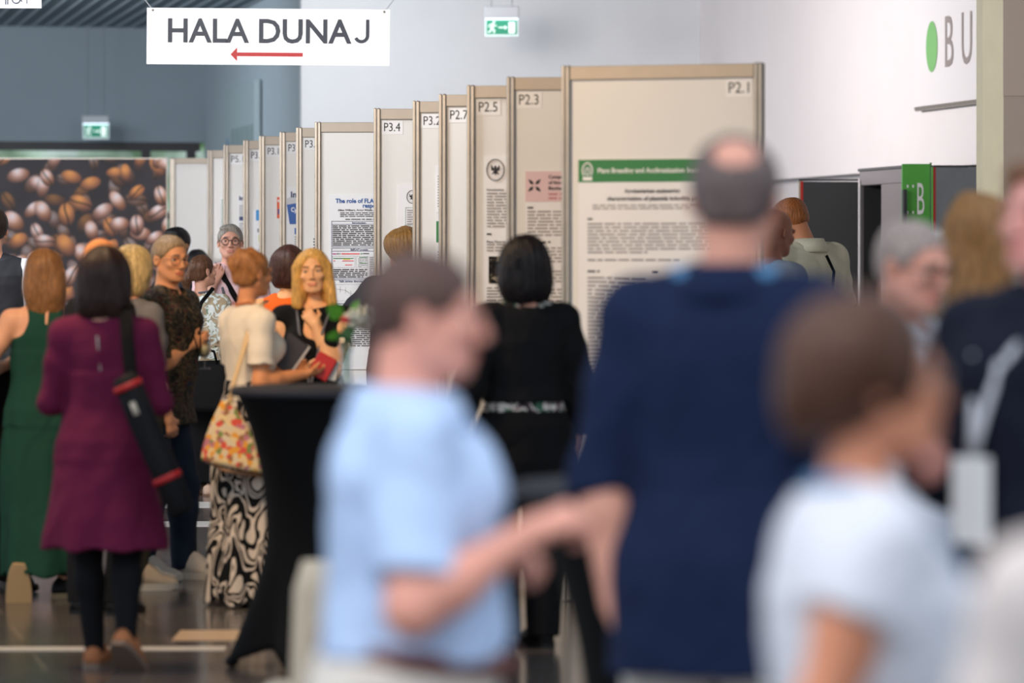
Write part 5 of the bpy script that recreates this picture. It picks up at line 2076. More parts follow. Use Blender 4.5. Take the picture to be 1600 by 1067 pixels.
    def lanyard(self, m, badge=True, length=.30, w=.009, badge_m=None):
        h = self.H
        c = self.shift(.83)
        pts = []
        r = (.055 if self.sex == 'm' else .048)
        for a in np.linspace(-math.pi * .95, math.pi * .95, 5):
            pass
        fr = .078 * h * self.fat + .012 + c[1] + (self.belly * .25) * h
        left = [(-r * h * .2 + c[0], -.052 * h + c[1], .845 * h), (-r * h + c[0], -.03 * h + c[1], .852 * h), (-r * h * 1.1 + c[0], .02 * h + c[1], .835 * h), (-.035 * h + c[0], fr * .9, .76 * h), (c[0] * .8 - .004 * h, fr + .008, (.83 - length) * h)]
        right = [(-p[0] + 2 * c[0] if i < 4 else p[0] + .008 * h, p[1], p[2]) for i, p in enumerate(left)]
        mb = MB()
        for q in (left, right):
            mb.tube(q, w * .5 * 1.4, 6, rr=(1, .35))
        o = mb.obj('lanyard', m, self.root)
        if badge:
            zb = (.83 - length) * h
            mb = MB()
            mb.bbox(c[0] * .8 - .043, c[0] * .8 + .043, fr + .006, fr + .011, zb - .13, zb - .01, .002)
            mb.obj('badge', badge_m or mat('white badge card', (236, 236, 238), .4), o)
        return o

    def world(self, p):
        M_ = Matrix.Translation(self.root.location) @ Matrix.Rotation(self.root.rotation_euler.z, 4, 'Z')
        return M_ @ Vector(p)


def cloth(name, rgb, rough=.85, **kw):
    kw.setdefault('spec', .2)
    kw.setdefault('bump', .25)
    kw.setdefault('bscale', 260)
    kw.setdefault('noise', .05)
    kw.setdefault('scale', 9)
    return mat(name, rgb, rough, **kw)

# ------------------------------------------------------------------ the crowd
W_SOLE = cloth('white rubber sole', (206, 202, 194), .6)
B_SHOE = cloth('black leather shoe', (24, 24, 26), .45)
B_CLOTH = cloth('black trouser cloth', (16, 16, 19), .9)
BLK_STRAP = mat('black webbing', (11, 11, 13), .8, spec=.15)

# woman in maroon dress, back to the camera
P = Person(164, 400, 1.64, 4, 'person in a maroon dress and black tights walking away with a poster tube', 'f', fat=1.02, skin=(206, 150, 128),
           armL=((-.22, .02, -1), (.35, 1, .05)), armR=((.22, .02, -1), (-.25, 1, .1)),
           legL=dict(ankle=(-.030, .03, .045), knee=(-.046, .03, .28)), legR=dict(ankle=(.066, -.085, .085), knee=(.054, .0, .285), pitch=38, yaw=14))
P.body(res=.011, fine=.007, hands='').hair('bob', (44, 28, 24), length=.20, width=.120, samp=.003)
P.top('dress', cloth('maroon dress cloth', (98, 24, 58)), t=.014, sleeve=1.12, sleeve_ease=.004, neck='boat', amp=.003,
      skirt=[(.287, .152, .115, .004, -.01), (.36, .138, .108, .003, -.01), (.45, .122, .095, 0, -.01), (.54, .110, .083, 0, -.008), (.62, .094, .066, 0, 0), (.70, .09, .064, 0, 0)], folds=7, fold_amp=.006)
mb = MB(); mb.tube([(-.012, -.104, 1.30), (-.008, -.107, 1.26), (.000, -.100, 1.16)], .004, 6); mb.obj('zipper', M_ALU, P.root)
P.legwear('tights', cloth('black tights', (15, 15, 20)), t=.004, flare=.002, amp=0, top=.5)
for q in 'LR':
    P.shoe(q, cloth('tan suede shoe', (172, 112, 76)), mat('grey brown sole', (120, 100, 88), .6), sole_t=.018)
# poster tube
tb = empty('poster_tube', at(195, 600, 14.74), 0, 'black poster tube with red rings slung over the maroon dress', 'poster tube')


def TL(px, py, dy=0.0):
    p = at(px, py, 14.74 + dy)
    r = at(195, 600, 14.74)
    return (p[0] - r[0], p[1] - r[1], p[2] - r[2])


M_TUBE = cloth('black tube bag cloth', (20, 20, 24), .7)
mb = MB(); mb.tube([TL(194, 586), TL(197, 592), TL(222, 655), TL(250, 718), TL(283, 796), TL(286, 803)], [.035, .052, .055, .055, .05, .03], 18); mb.obj('tube', M_TUBE, tb, True)
for a, b in (((198, 599), (202, 608)), ((259, 742), (263, 751))):
    mb = MB(); mb.tube([TL(*a), TL(*b)], .0585, 20); mb.obj('red_ring', mat('red tube ring', (176, 30, 34), .5), tb, True)
mb = MB(); mb.tube([TL(199, 480, .22), TL(197, 490, .08), TL(199, 530, .02), TL(205, 590, -.01), TL(214, 650, -.045)], .026, 8, rr=(1, .15)); mb.obj('strap', BLK_STRAP, tb, True)
mb = MB(); mb.tube([TL(206, 628, -.055), TL(214, 648, -.058)], .012, 8, rr=(1, .3)); mb.obj('address_tag', mat('cream tag', (190, 180, 165), .6), tb, True)

# woman in green dress
P = Person(70, 332, 1.645, 352, 'person in a long dark green halter dress with light brown hair, seen from behind', 'f', fat=1.05, skin=(212, 156, 124),
           armL=((-.5, -.05, -1), (.5, .9, .15)), armR=((.15, .2, -1), (-.2, 1, .2)),
           legL=dict(ankle=(-.075, -.10, .09), knee=(-.06, .02, .285), pitch=74), legR=dict(ankle=(.055, .01, .045), yaw=60))
P.body(res=.011, fine=.007, hands='').hair('long', (124, 86, 52), length=.235, width=.098, samp=.0022)
P.top('dress', cloth('dark green dress cloth', (22, 62, 50)), t=.013, sleeve=0, neck='halter', amp=.004,
      skirt=[(.078, .105, .125, -.012, -.045), (.25, .12, .105, -.006, -.025), (.45, .122, .09, 0, -.008), (.54, .112, .083, 0, -.006), (.62, .092, .064, 0, 0), (.70, .088, .06, 0, 0)], folds=9, fold_amp=.012)
mb = MB(); mb.tube([(.012, -.088, 1.375), (.006, -.100, 1.30), (.002, -.098, 1.21)], [.009, .007, .001], 6, rr=(1, .3)); mb.obj('back_slit', skin_mat((212, 156, 124)), P.root, True)
for q in 'LR':
    P.shoe(q, B_SHOE, mat('straw sole', (176, 150, 112), .7), sole_t=.024)

# blond person in grey striped tee
P = Person(207, 322, 1.655, 48, 'blond person in a grey striped tee and olive trousers behind the maroon dress', 'f', skin=(214, 156, 124),
           armR=((.1, .05, -1), (-.1, .4, -.9)), legL=dict(ankle=(-.06, .05, .045), yaw=20), legR=dict(ankle=(.05, -.03, .045), yaw=30))
P.body(res=.011, fine=.007, hands='').hair('bob', (196, 166, 112), length=.15, width=.10, samp=.0024)
P.top('t_shirt', pattern_mat('grey striped knit', [(0, (116, 112, 112)), (.5, (90, 88, 90))], 38, 0, 0, kind='wave', stretch=(0, 0, 1), const=False), sleeve=.85, hem=.5, t=.016)
P.legwear('trousers', cloth('olive trousers', (66, 62, 52)), t=.012)
for q in 'LR':
    P.shoe(q, cloth('beige sneaker', (196, 180, 160)), W_SOLE, sole_t=.03, high=True)

# man with glasses and patterned shirt
P = Person(250, 313, 1.712, 112, 'man with thin glasses in a dark patterned shirt, his hand around a wine glass', 'm', fat=1.06, belly=.022, lean=(0, .03), skin=(226, 158, 112),
           head=(30, 4, 0), armR=((.06, .16, -1), (-.78, .28, .36), (-.62, .6, .2), (-.7, -.5, .2)), armL=((.02, -.12, -1), (.1, -.05, -1)), hands={'R': .95},
           legL=dict(ankle=(-.06, .05, .045)), legR=dict(ankle=(.06, -.03, .045)))
P.body(hands='R').eyes(iris=(60, 50, 44), brow=(120, 92, 70)).hair('crop', (150, 124, 94), line=.050, low=-.045, vol=1.7).glasses((60, 54, 52), r=.021, th=.0013)
P.top('shirt', pattern_mat('dark patterned shirt cloth', [(0, (20, 20, 20)), (.38, (64, 58, 46)), (.45, (26, 26, 24)), (.52, (112, 94, 70)), (.57, (36, 40, 32)), (.62, (124, 60, 46)), (.65, (24, 24, 24))], 20, 1.8, 5),
      t=.020, sleeve=.92, sleeve_ease=.016, hem=.455, hem_w=.118, amp=.005, neck='vee')
P.collar(pattern_mat('dark patterned shirt cloth', []), open_=.5)
P.legwear('trousers', cloth('dark jeans', (34, 44, 62), noise=.35, scale=6), t=.013, flare=.014)
for q in 'LR':
    P.shoe(q, cloth('off white sneaker', (214, 206, 196)), W_SOLE, sole_t=.03, high=True, W=.036)
P.lanyard(BLK_STRAP, badge=False, length=.18)
gp_ = P.world(P.wr['R'] + P.hd['R'] * .085 + P.palm['R'] * .03)
wg_ = empty('wine_glass', (gp_.x, gp_.y - .02, gp_.z - .150), 0, 'stemmed glass of pale wine in the patterned shirt man\'s hand', 'glass')
mb = MB(); mb.lathe([(.031, 0), (.031, .002), (.004, .005), (.0035, .045), (.012, .055), (.030, .075), (.034, .10), (.030, .145), (.029, .145), (.0325, .10), (.029, .077), (.01, .058)], 28)
mb.obj('bowl_and_stem', gl_m, wg_, True)
mb = MB(); mb.lathe([(.009, .0585), (.028, .077), (.0318, .098), (.031, .118)], 24); mb.obj('wine', mat('pale wine', (238, 214, 170), .2), wg_, True)

# man in vest, far left edge
P = Person(-13, 262, 1.90, 350, 'person in a dark grey vest and white shirt cut off by the left edge', 'm', skin=(214, 156, 130), armR=((.30, -.05, -1), (-.1, .9, -.3)))
P.body(res=.012, fine=.008, hands='').hair('short', (46, 36, 30))
P.top('shirt', cloth('white shirt', (226, 228, 236)), t=.012, sleeve=1.6, hem=.5)
P.top('vest', cloth('dark grey vest', (50, 52, 58), .6), t=.020, sleeve=0, hem=.5, neck='vee', armcut=.012)
P.legwear('trousers', B_CLOTH)
for q in 'LR':
    P.shoe(q, B_SHOE, B_SHOE)

# bald head behind maroon dress
P = Person(157, 347, 1.692, 20, 'bald person whose shining scalp shows above the dark bob', 'm', skin=(226, 150, 96), sq=.62, fat=.85)
P.body(res=.012, fine=.008, hands='')
P.top('shirt', cloth('black shirt', (26, 26, 30)), sleeve=.7, hem=.46)
P.legwear('trousers', B_CLOTH)
for q in 'LR':
    P.shoe(q, B_SHOE, B_SHOE)
# black haired heads behind the man with glasses
P = Person(277, 203, 1.83, 200, 'tall person with black hair right behind the man with thin glasses', 'm', skin=(190, 134, 104), sq=.6, fat=.85)
P.body(res=.012, fine=.008, hands='').hair('short', (24, 22, 24), vol=1.3).eyes(brow=(20, 18, 18))
P.top('shirt', cloth('dark shirt', (44, 46, 54)), sleeve=.7, hem=.46)
P.legwear('trousers', B_CLOTH)
for q in 'LR':
    P.shoe(q, B_SHOE, B_SHOE)
P = Person(309, 190, 1.665, 20, 'person whose black hair peeks over the tied back brown hair', 'f', skin=(200, 144, 114))
P.body(res=.013, fine=.009, hands='').hair('bob', (28, 26, 30), length=.12)
P.top('shirt', cloth('dark shirt', (44, 46, 54)), sleeve=.7, hem=.46)
P.legwear('trousers', B_CLOTH)
for q in 'LR':
    P.shoe(q, B_SHOE, B_SHOE)

# man in pink shirt
P = Person(360, 222, 1.835, 172, 'grey haired man in a pink shirt and dark round glasses, hand at his chest', 'm', fat=1.04, skin=(222, 166, 144), head=(4, -4, 0),
           armR=((.12, .5, -.85), (-.42, .0, .9), (-.35, .2, .9), (0, -1, .1)), armL=((-.12, .1, -1), (0, .5, -1)), hands={'R': .9})
P.body(hands='R', fine=.0042).eyes(iris=(60, 60, 66), brow=(120, 112, 104)).hair('short', (150, 144, 136), line=.056, low=-.05, vol=.85).glasses((22, 22, 26), r=.0215, th=.0024)
P.top('shirt', cloth('pink shirt', (236, 200, 204), noise=.03), t=.016, sleeve=1.1, sleeve_ease=.012, hem=.46, amp=.005, neck='vee')
P.collar(cloth('pink shirt', (236, 200, 204)), open_=.45)
P.legwear('trousers', cloth('navy trousers', (36, 40, 54)))
for q in 'LR':
    P.shoe(q, B_SHOE, B_SHOE)
P.lanyard(mat('grey lanyard ribbon', (92, 92, 100), .6), badge=False, length=.22, w=.014)
mb = MB()
mb.tube([(.10, -.05, 1.55), (.085, .04, 1.555), (.05, .13, 1.46), (-.03, .155, 1.32), (-.12, .13, 1.16), (-.20, .04, 1.04)], .020, 8, rr=(1, .18))
mb.obj('bag_strap', BLK_STRAP, P.root, True)

# woman with mint leaf blouse
P = Person(317, 231, 1.62, 28, 'person in a pale mint leaf print blouse with brown hair tied back', 'f', skin=(220, 164, 140), head=(24, -6, 0),
           armR=((.22, .0, -1), (.05, .7, -.9)), armL=((-.15, .1, -1), (.1, .7, -.7)), legL=dict(ankle=(-.05, .03, .045), yaw=20), legR=dict(ankle=(.055, -.02, .045), yaw=35))
P.body(hands='').hair('pony', (94, 64, 46))
P.top('blouse', pattern_mat('mint leaf print', [(0, (176, 156, 130)), (.40, (190, 172, 146)), (.455, (112, 150, 126)), (.475, (232, 238, 236)), (.60, (224, 232, 230)), (.64, (120, 158, 134)), (.66, (188, 170, 144))], 15, 1.6, 1.5),
      t=.018, sleeve=.9, sleeve_ease=.022, hem=.54, amp=.005)
P.skirt('wide_trousers', B_CLOTH, [(.05, .105, .075, 0, 0), (.45, .11, .078, 0, -.008), (.54, .105, .075, 0, -.006), (.60, .088, .062, 0, 0), (.63, .083, .06, 0, 0)], folds=4, fold_amp=.012)
P.lanyard(mat('grey lanyard ribbon', (92, 92, 100), .6), badge=False, length=.15)
for q in 'LR':
    P.shoe(q, cloth('beige flat sandal', (206, 176, 156)), mat('brown flat sole', (120, 90, 70), .6), sole_t=.010)
YF = F / 231 - .26
bx = at(322, 604, YF)
hb = empty('handbag', bx, math.radians(-6), 'large black handbag hanging at the hip of the mint blouse', 'bag')
mb = MB()
rings = []
for i in range(9):
    t_ = i / 8
    z_ = -.17 + .34 * t_
    wd_, dp_ = .175 - .015 * t_, .055 * (1 - .6 * t_ ** 2) + .004
    rings.append([(wd_ * math.copysign(abs(math.cos(a)) ** .5, math.cos(a)), dp_ * math.copysign(abs(math.sin(a)) ** .6, math.sin(a)), z_ + .012 * math.cos(2 * a) * t_) for a in np.linspace(0, 2 * math.pi, 25)[:-1]])
mb.rings(rings); mb.obj('bag_body', mat('black bag leather', (11, 11, 14), .7, spec=.15, bump=.3, bscale=60), hb, True)
mb = MB(); mb.tube([(-.10, -.02, .15), (-.09, -.03, .235), (-.02, -.04, .265), (.06, -.03, .235), (.08, -.02, .15)], .009, 8); mb.obj('handle', BLK_STRAP, hb, True)
mb = MB(); mb.tube([(-.15, 0, .14), (-.075, -.04, .40), (-.03, -.02, .56), (.03, .10, .66)], .014, 8, rr=(1, .3)); mb.obj('shoulder_strap', BLK_STRAP, hb, True)

# woman in cream top with curly updo
P = Person(390, 338, 1.64, 58, 'person in a cream short sleeved top and black and white printed skirt, curly brown updo', 'f', fat=1.0, sq=.9, skin=(206, 138, 92), head=(-6, 2, 0),
           armR=((.10, -.08, -1), (.0, 1, .16), (0, 1, .1), (-.3, 0, 1)), armL=((-.12, .1, -1), (.2, 1, .2)), hands={'R': .7},
           legL=dict(ankle=(-.05, .02, .05), yaw=10), legR=dict(ankle=(.055, -.02, .05), yaw=20))
P.body(hands='R').hair('updo', (150, 100, 58), bun=(-.01, -.060, .055), bun_r=(.078, .066, .062), amp=.007, freq=70, samp=.001)
P.top('knit_top', cloth('cream knit', (226, 214, 196), .95, bump=.4), t=.016, sleeve=.72, sleeve_ease=.012, hem=.575, amp=.004, neck='crew')
P.skirt('skirt', pattern_mat('black and white swirl print', [(0, (206, 192, 178)), (.36, (10, 10, 12)), (.44, (206, 192, 178)), (.49, (10, 10, 12)), (.55, (212, 198, 186)), (.60, (10, 10, 12)), (.68, (206, 192, 178))], 5.4, 1.4, .8, stretch=(1.5, 1.5, .8)),
        [(.012, .132, .112, 0, -.01), (.25, .120, .096, 0, -.01), (.45, .116, .090, 0, -.008), (.54, .108, .080, 0, -.006), (.60, .090, .066, 0, 0), (.635, .086, .062, 0, 0)], folds=8, fold_amp=.016)
P.lanyard(mat('orange brown lanyard', (170, 96, 46), .6), badge=False, length=.12)
for q in 'LR':
    P.shoe(q, cloth('tan flat shoe', (150, 104, 72)), mat('dark flat sole', (60, 44, 34), .6), sole_t=.018)
# red wallet in her hand
hw = P.world(P.wr['R'] + P.hd['R'] * .10 + P.palm['R'] * .022)
wl_ = empty('wallet', tuple(hw), 0, 'red folded wallet held out beyond the cream top', 'wallet')
mb = MB(); mb.bbox(-.045, .05, -.03, -.010, -.055, .06, .006); o_ = mb.obj('cover', mat('red wallet leather', (184, 36, 36), .5), wl_); o_.rotation_euler = (0, .5, 0)
mb = MB(); mb.bbox(.0, .075, -.008, .004, -.055, .04, .003); o_ = mb.obj('inner_card', mat('pale card stack', (196, 196, 192), .5), wl_); o_.rotation_euler = (0, .2, 0)
nb_ = empty('notebook', at(452, 552, 17.75), 0, 'dark notebook with white page edges tucked before the black top', 'notebook')
mb = MB(); mb.bbox(-.055, .055, -.014, -.008, -.08, .08, .003); o_ = mb.obj('cover', mat('charcoal cover', (52, 48, 54), .6), nb_); o_.rotation_euler = (0, .62, 0)
mb = MB(); mb.bbox(.040, .064, -.010, .010, -.08, .08, .003); o_ = mb.obj('pages', mat('white page edges', (226, 220, 214), .7), nb_); o_.rotation_euler = (0, .62, 0)
# floral shoulder bag
YB = 17.50
fb = empty('shoulder_bag', at(366, 690, YB), math.radians(-8), 'bright floral cloth bag hanging from a beige strap by the printed skirt', 'bag')
mb = MB()
rings = []
for i in range(13):
    t_ = i / 12
    z_ = -.115 + .30 * t_
    wd_ = .128 * (1 - .86 * t_ ** 1.5) + .008
    dp_ = .05 * (1 - .75 * t_) + .006
    rings.append([(wd_ * math.cos(a) - .035 * t_ + .02 * (1 - t_) * math.cos(a), dp_ * math.sin(a), z_ - .03 * (1 - t_) * math.cos(a)) for a in np.linspace(0, 2 * math.pi, 25)[:-1]])
mb.rings(rings)
mb.obj('bag_body', pattern_mat('floral bag print', [(0, (214, 186, 146)), (.22, (206, 84, 70)), (.32, (216, 190, 140)), (.48, (120, 134, 74)), (.56, (206, 190, 160)), (.70, (216, 150, 60)), (.80, (180, 116, 130)), (.88, (150, 104, 74))], 44, kind='voronoi'), fb, True)
mb = MB(); mb.tube([(-.145, 0, -.08), (-.03, -.04, -.13), (.14, 0, -.155)], .010, 8); mb.obj('bottom_piping', mat('brown piping', (134, 98, 70), .6), fb, True)


def FL(px, py, dy):
    p = at(px, py, YB + dy)
    q = at(366, 690, YB)
    return (p[0] - q[0], dy, p[2] - q[2])


mb = MB(); mb.tube([FL(356, 640, 0), FL(366, 590, .03), FL(377, 545, .09), FL(388, 500, .11), FL(396, 478, .2), FL(402, 470, .34)], .012, 8, rr=(1, .3)); mb.obj('strap', mat('beige strap', (206, 174, 128), .6), fb, True)

# woman with dark bob and orange top
P = Person(451, 284, 1.665, 12, 'person in an orange top with a dark brown bob beside the smiling blonde', 'f', skin=(226, 160, 104))
P.body(res=.011, fine=.007, hands='').hair('bob', (66, 40, 32), length=.14, width=.100)
P.top('tank_top', cloth('orange cloth', (232, 98, 30)), sleeve=0, neck='crew', hem=.46)
P.legwear('trousers', B_CLOTH)
for q in 'LR':
    P.shoe(q, B_SHOE, B_SHOE)
mb = MB(); mb.tube([(.02, -.09, 1.30), (.06, -.075, 1.37), (.085, -.03, 1.40)], .010, 6, rr=(1, .3)); mb.obj('bag_strap', mat('brown leather strap', (92, 54, 36), .5), P.root, True)

# smiling blonde woman
P = Person(492, 320, 1.64, 186, 'smiling person with shoulder length blond hair and a black scoop neck top, facing the camera', 'f', skin=(240, 182, 134), head=(-4, -2, 4),
           armR=((.28, .30, -.85), (-1, .30, .05), (-1, .25, .05), (0, -.3, 1)), armL=((.16, .42, -.9), (.42, -.05, 1), (.55, -.1, .75), (.2, -1, .1)), hands={'L': .8, 'R': .5})
P.body(hands='LR', fine=.004).eyes(iris=(74, 84, 80), brow=(150, 108, 66), teeth=True)
P.hair('long', (206, 158, 84), front=True, length=.215, width=.080, amp=.003, fw=.073, samp=.0018)
P.top('tank_top', cloth('black jersey', (16, 16, 18)), t=.014, sleeve=.10, sleeve_ease=.002, neck='scoop', hem=.5)
P.legwear('trousers', cloth('dark slacks', (40, 42, 54)), t=.012)
P.lanyard(mat('grey lanyard ribbon', (92, 92, 100), .6), badge=True, length=.22, badge_m=mat('grey badge card', (116, 118, 122), .5))
for q in 'LR':
    P.shoe(q, B_SHOE, B_SHOE)

# man behind with brown hair
P = Person(630, 268, 1.765, 335, 'man with brown hair and a dark jacket standing behind the blurred man in light blue', 'm', skin=(206, 150, 120), fat=1.1, armL=((-.75, .3, -.9), (-.1, .9, -.2)))
P.body(res=.011, fine=.007, hands='').hair('big', (128, 92, 46), r=(.112, .125, .098))
P.top('jacket', cloth('charcoal jacket', (40, 40, 46)), t=.022, sleeve=1.8, hem=.44)
P.legwear('trousers', cloth('blue jeans', (44, 66, 104), noise=.2, scale=7))
for q in 'LR':
    P.shoe(q, B_SHOE, B_SHOE)

# woman in black jacket
P = Person(819, 380, 1.685, 338, 'person with a black bob, black jacket and black trousers facing the poster boards', 'f', fat=1.12, skin=(206, 150, 128),
           armL=((-.34, -.10, -1), (-.05, .55, -.85)), armR=((.26, -.05, -1), (.0, .3, -1)), hands={'L': .7},
           legL=dict(ankle=(-.045, .02, .045)), legR=dict(ankle=(.05, .0, .045)))
P.body(res=.010, fine=.007, hands='L').hair('bob', (22, 17, 19), length=.185, width=.118, samp=.0036)
P.top('blouse', pattern_mat('floral blouse print', [(0, (24, 26, 28)), (.42, (60, 100, 80)), (.48, (214, 206, 204)), (.56, (150, 120, 120)), (.6, (30, 30, 34))], 16, 1.2, 2), t=.017, sleeve=0, hem=.575, neck='crew')
P.top('jacket', cloth('black jacket cloth', (17, 17, 20)), t=.024, sleeve=1.82, hem=.60, ease=1.04, amp=.004, neck='boat')
P.skirt('trouser_seat', B_CLOTH, [(.40, .118, .085, 0, -.012), (.46, .124, .092, 0, -.012), (.54, .118, .085, 0, -.008), (.60, .100, .070, 0, 0)], res=.012)
P.legwear('trousers', B_CLOTH, t=.018, flare=.016)
for q in 'LR':
    P.shoe(q, B_SHOE, B_SHOE, heel=.02)

# foreground man in light blue shirt
LB = cloth('light blue shirt', (186, 208, 243), .85, noise=.03)
P = Person(636, 914, 1.61, 86, 'blurred man in a light blue shirt in right profile, forearm raised before him', 'm', fat=1.25, belly=.02, skin=(226, 160, 142), head=(6, 4, 0), lean=(0, .008), sq=.9,
           armR=((.38, -.02, -1), (-.20, .82, .50), (-.15, .9, .36), (-.5, 0, -1)), armL=((-.1, -.15, -1), (.5, .7, .30), (.4, 1, 0), (.5, 0, -1)), hands={'R': .9, 'L': .8})
P.body(hands='R', fine=.006).eyes(brow=(70, 50, 42)).hair('crop', (88, 66, 60), line=.058, low=-.05, vol=1.3)
P.top('shirt', LB, t=.020, sleeve=.84, sleeve_ease=.014, hem=.583, amp=.008, freq=18, neck='vee')
P.collar(LB, hgt=.03)
P.legwear('trousers', cloth('cream trousers', (226, 218, 210)), t=.020, top=.575)
mb = MB()
K_ = [q for q in P.torso_keys(.030) if abs(q[0] / P.H - .60) < .001][0]
rings = []
for z_, e_ in ((.566, -.006), (.5665, .0), (.588, .0), (.5885, -.006)):
    rings.append([((K_[1] + e_) * math.cos(a), K_[4] + (K_[2] + e_) * math.sin(a), (z_ - .012 * math.sin(a)) * P.H) for a in np.linspace(0, 2 * math.pi, 33)[:-1]])
mb.rings(rings, cap=False); mb.obj('belt', mat('brown leather belt', (104, 48, 38), .5), P.root, True)
for q in 'LR':
    P.shoe(q, cloth('brown shoe', (90, 60, 44)), B_SHOE)

# foreground man in navy shirt
NV = cloth('navy shirt', (24, 36, 66), .9)
P = Person(1114, 760, 1.845, 12, 'tall blurred man in a navy shirt seen from behind, balding crown with grey hair', 'm', fat=1.0, skin=(222, 160, 140), lean=(.016, 0), headoff=(.010, -.008), sq=.98,
           armL=((-.22, -.05, -1), (.14, -.10, -1)), armR=((.2, -.05, -1), (0, .4, -1)), hands={'L': .6})
P.body(hands='L', res=.011, fine=.007).hair('ring', (104, 90, 88), vol=1.3, low=-.05, bald=(.012, -.085, .105), bald_r=(.056, .06, .05))
P.top('shirt', NV, t=.024, sleeve=1.18, sleeve_ease=.010, hem=.41, hem_w=.100, amp=.006, freq=16)
P.collar(NV, hgt=.032)
P.lanyard(mat('light blue lanyard', (92, 150, 200), .6), badge=True, length=.3, w=.02)
mb = MB(); mb.tube([(.03, -.10, 1.565), (.075, -.085, 1.572), (.10, -.03, 1.565)], .018, 8, rr=(1, .3)); mb.obj('lanyard_band', mat('light blue lanyard', (92, 150, 200), .6), P.root, True)
P.legwear('trousers', cloth('cream trousers', (226, 218, 210)), t=.014)
for q in 'LR':
    P.shoe(q, cloth('brown shoe', (90, 60, 44)), B_SHOE)

# foreground woman, lower right
WT = cloth('white cotton', (216, 218, 228), .9, noise=.02)
P = Person(1350, 1150, 1.53, 82, 'nearest blurred person in a white cap sleeve top, short brown hair, in right profile', 'f', fat=1.34, skin=(212, 142, 110), head=(4, -2, 0), headoff=(0, .008), sq=.8,
           armR=((.12, -.42, -1), (0, .6, -.8)), armL=((-.15, .1, -1), (0, .6, -.8)))
P.body(hands='', res=.011, fine=.006).eyes(brow=(70, 50, 40)).hair('big', (78, 50, 38), r=(.104, .118, .104)).glasses((120, 110, 110), r=.022, th=.0014)
P.top('blouse', WT, t=.018, sleeve=.42, sleeve_ease=.016, hem=.46, amp=.005, neck='crew')
P.legwear('trousers', cloth('navy trousers', (36, 40, 54)))
P.lanyard(mat('light blue lanyard', (92, 150, 200), .6), badge=True, length=.24)
for q in 'LR':
    P.shoe(q, B_SHOE, B_SHOE)

# white clad shoulder, bottom right corner
P = Person(1850, 1500, 1.555, 8, 'person of whom only an off white sleeve shows in the bottom right corner', 'f', fat=1.1, skin=(214, 152, 128), armL=((-.2, 0, -1), (0, .3, -1)))
P.body(hands='', res=.012, fine=.008).hair('bob', (90, 64, 48))
P.top('blouse', cloth('off white cotton', (220, 208, 204)), t=.02, sleeve=1.4, sleeve_ease=.012, hem=.46)
P.legwear('trousers', cloth('navy trousers', (36, 40, 54)))
for q in 'LR':
    P.shoe(q, B_SHOE, B_SHOE)

# man at right edge with badge
ND = cloth('dark navy jacket', (22, 26, 42), .9)
P = Person(1640, 750, 1.80, 222, 'person in a dark navy jacket with a white badge at the right edge', 'm', fat=1.05, skin=(226, 160, 150), head=(8, -4, 0), headoff=(0, 0),
           armR=((.10, .15, -1), (.05, .95, .50), (.1, 1, .3), (-.5, 0, -1)), armL=((-.15, .0, -1), (0, .3, -1)), hands={'R': .8})
P.body(hands='R', res=.011, fine=.006).eyes(brow=(90, 64, 50)).hair('short', (120, 84, 60), line=.052)
P.top('jacket', ND, t=.024, sleeve=1.3, hem=.46, amp=.006, freq=16, neck='vee', sleeve_ease=.01)
P.legwear('trousers', cloth('taupe trousers', (104, 88, 76)))
mb = MB()
LYM = mat('white lanyard ribbon', (206, 210, 220), .6)
mb.tube([(.045, -.03, 1.545), (.085, .04, 1.52), (.088, .145, 1.40), (.085, .155, 1.26), (.08, .165, 1.19)], .011, 6, rr=(1, .3)); mb.tube([(-.045, -.03, 1.545), (-.055, .06, 1.50), (.02, .155, 1.38), (.06, .16, 1.26), (.078, .166, 1.19)], .011, 6, rr=(1, .3))
ly = mb.obj('lanyard', LYM, P.root, True)
mb = MB(); mb.bbox(.03, .125, .168, .174, 1.01, 1.19, .002); mb.obj('badge', mat('white badge card', (236, 236, 238), .4), ly)
for q in 'LR':
    P.shoe(q, B_SHOE, B_SHOE)

# grey haired man with glasses
P = Person(1410, 600, 1.70, 122, 'blurred grey haired man with glasses, head bent, above the nearest short brown hair', 'm', skin=(222, 158, 138), head=(14, 12, 0))
P.body(hands='', res=.011, fine=.006).eyes(brow=(130, 118, 112)).hair('crop', (160, 144, 138), line=.05).glasses((50, 44, 44), r=.023)
P.top('shirt', cloth('pale grey shirt', (196, 200, 212)), t=.018, sleeve=.9, hem=.46)
P.collar(cloth('pale grey shirt', (196, 200, 212)))
P.legwear('trousers', cloth('taupe trousers', (104, 88, 76)))
for q in 'LR':
    P.shoe(q, B_SHOE, B_SHOE)
P = Person(1474, 470, 1.685, 250, 'white haired person squeezed between the grey haired man and the long wavy hair', 'm', skin=(226, 180, 168), head=(0, 0, 0))
P.body(hands='', res=.012, fine=.007).eyes(brow=(170, 160, 156)).hair('short', (214, 208, 208)).glasses((60, 54, 54), r=.023)
P.top('shirt', cloth('white shirt', (226, 228, 236)), t=.018, sleeve=.9, hem=.46)
P.legwear('trousers', cloth('taupe trousers', (104, 88, 76)))
for q in 'LR':
    P.shoe(q, B_SHOE, B_SHOE)
# long wavy hair woman
P = Person(1530, 520, 1.785, 15, 'blurred person with very long wavy golden brown hair near the right edge', 'f', skin=(214, 160, 134))
P.body(hands='', res=.012, fine=.008).hair('long', (150, 108, 66), length=.42, width=.105, amp=.010, freq=26, samp=.003)
P.top('cardigan', cloth('taupe cardigan', (128, 108, 90)), t=.022, sleeve=1.8, hem=.36, hem_w=.12)
P.legwear('trousers', B_CLOTH)
for q in 'LR':
    P.shoe(q, B_SHOE, B_SHOE)

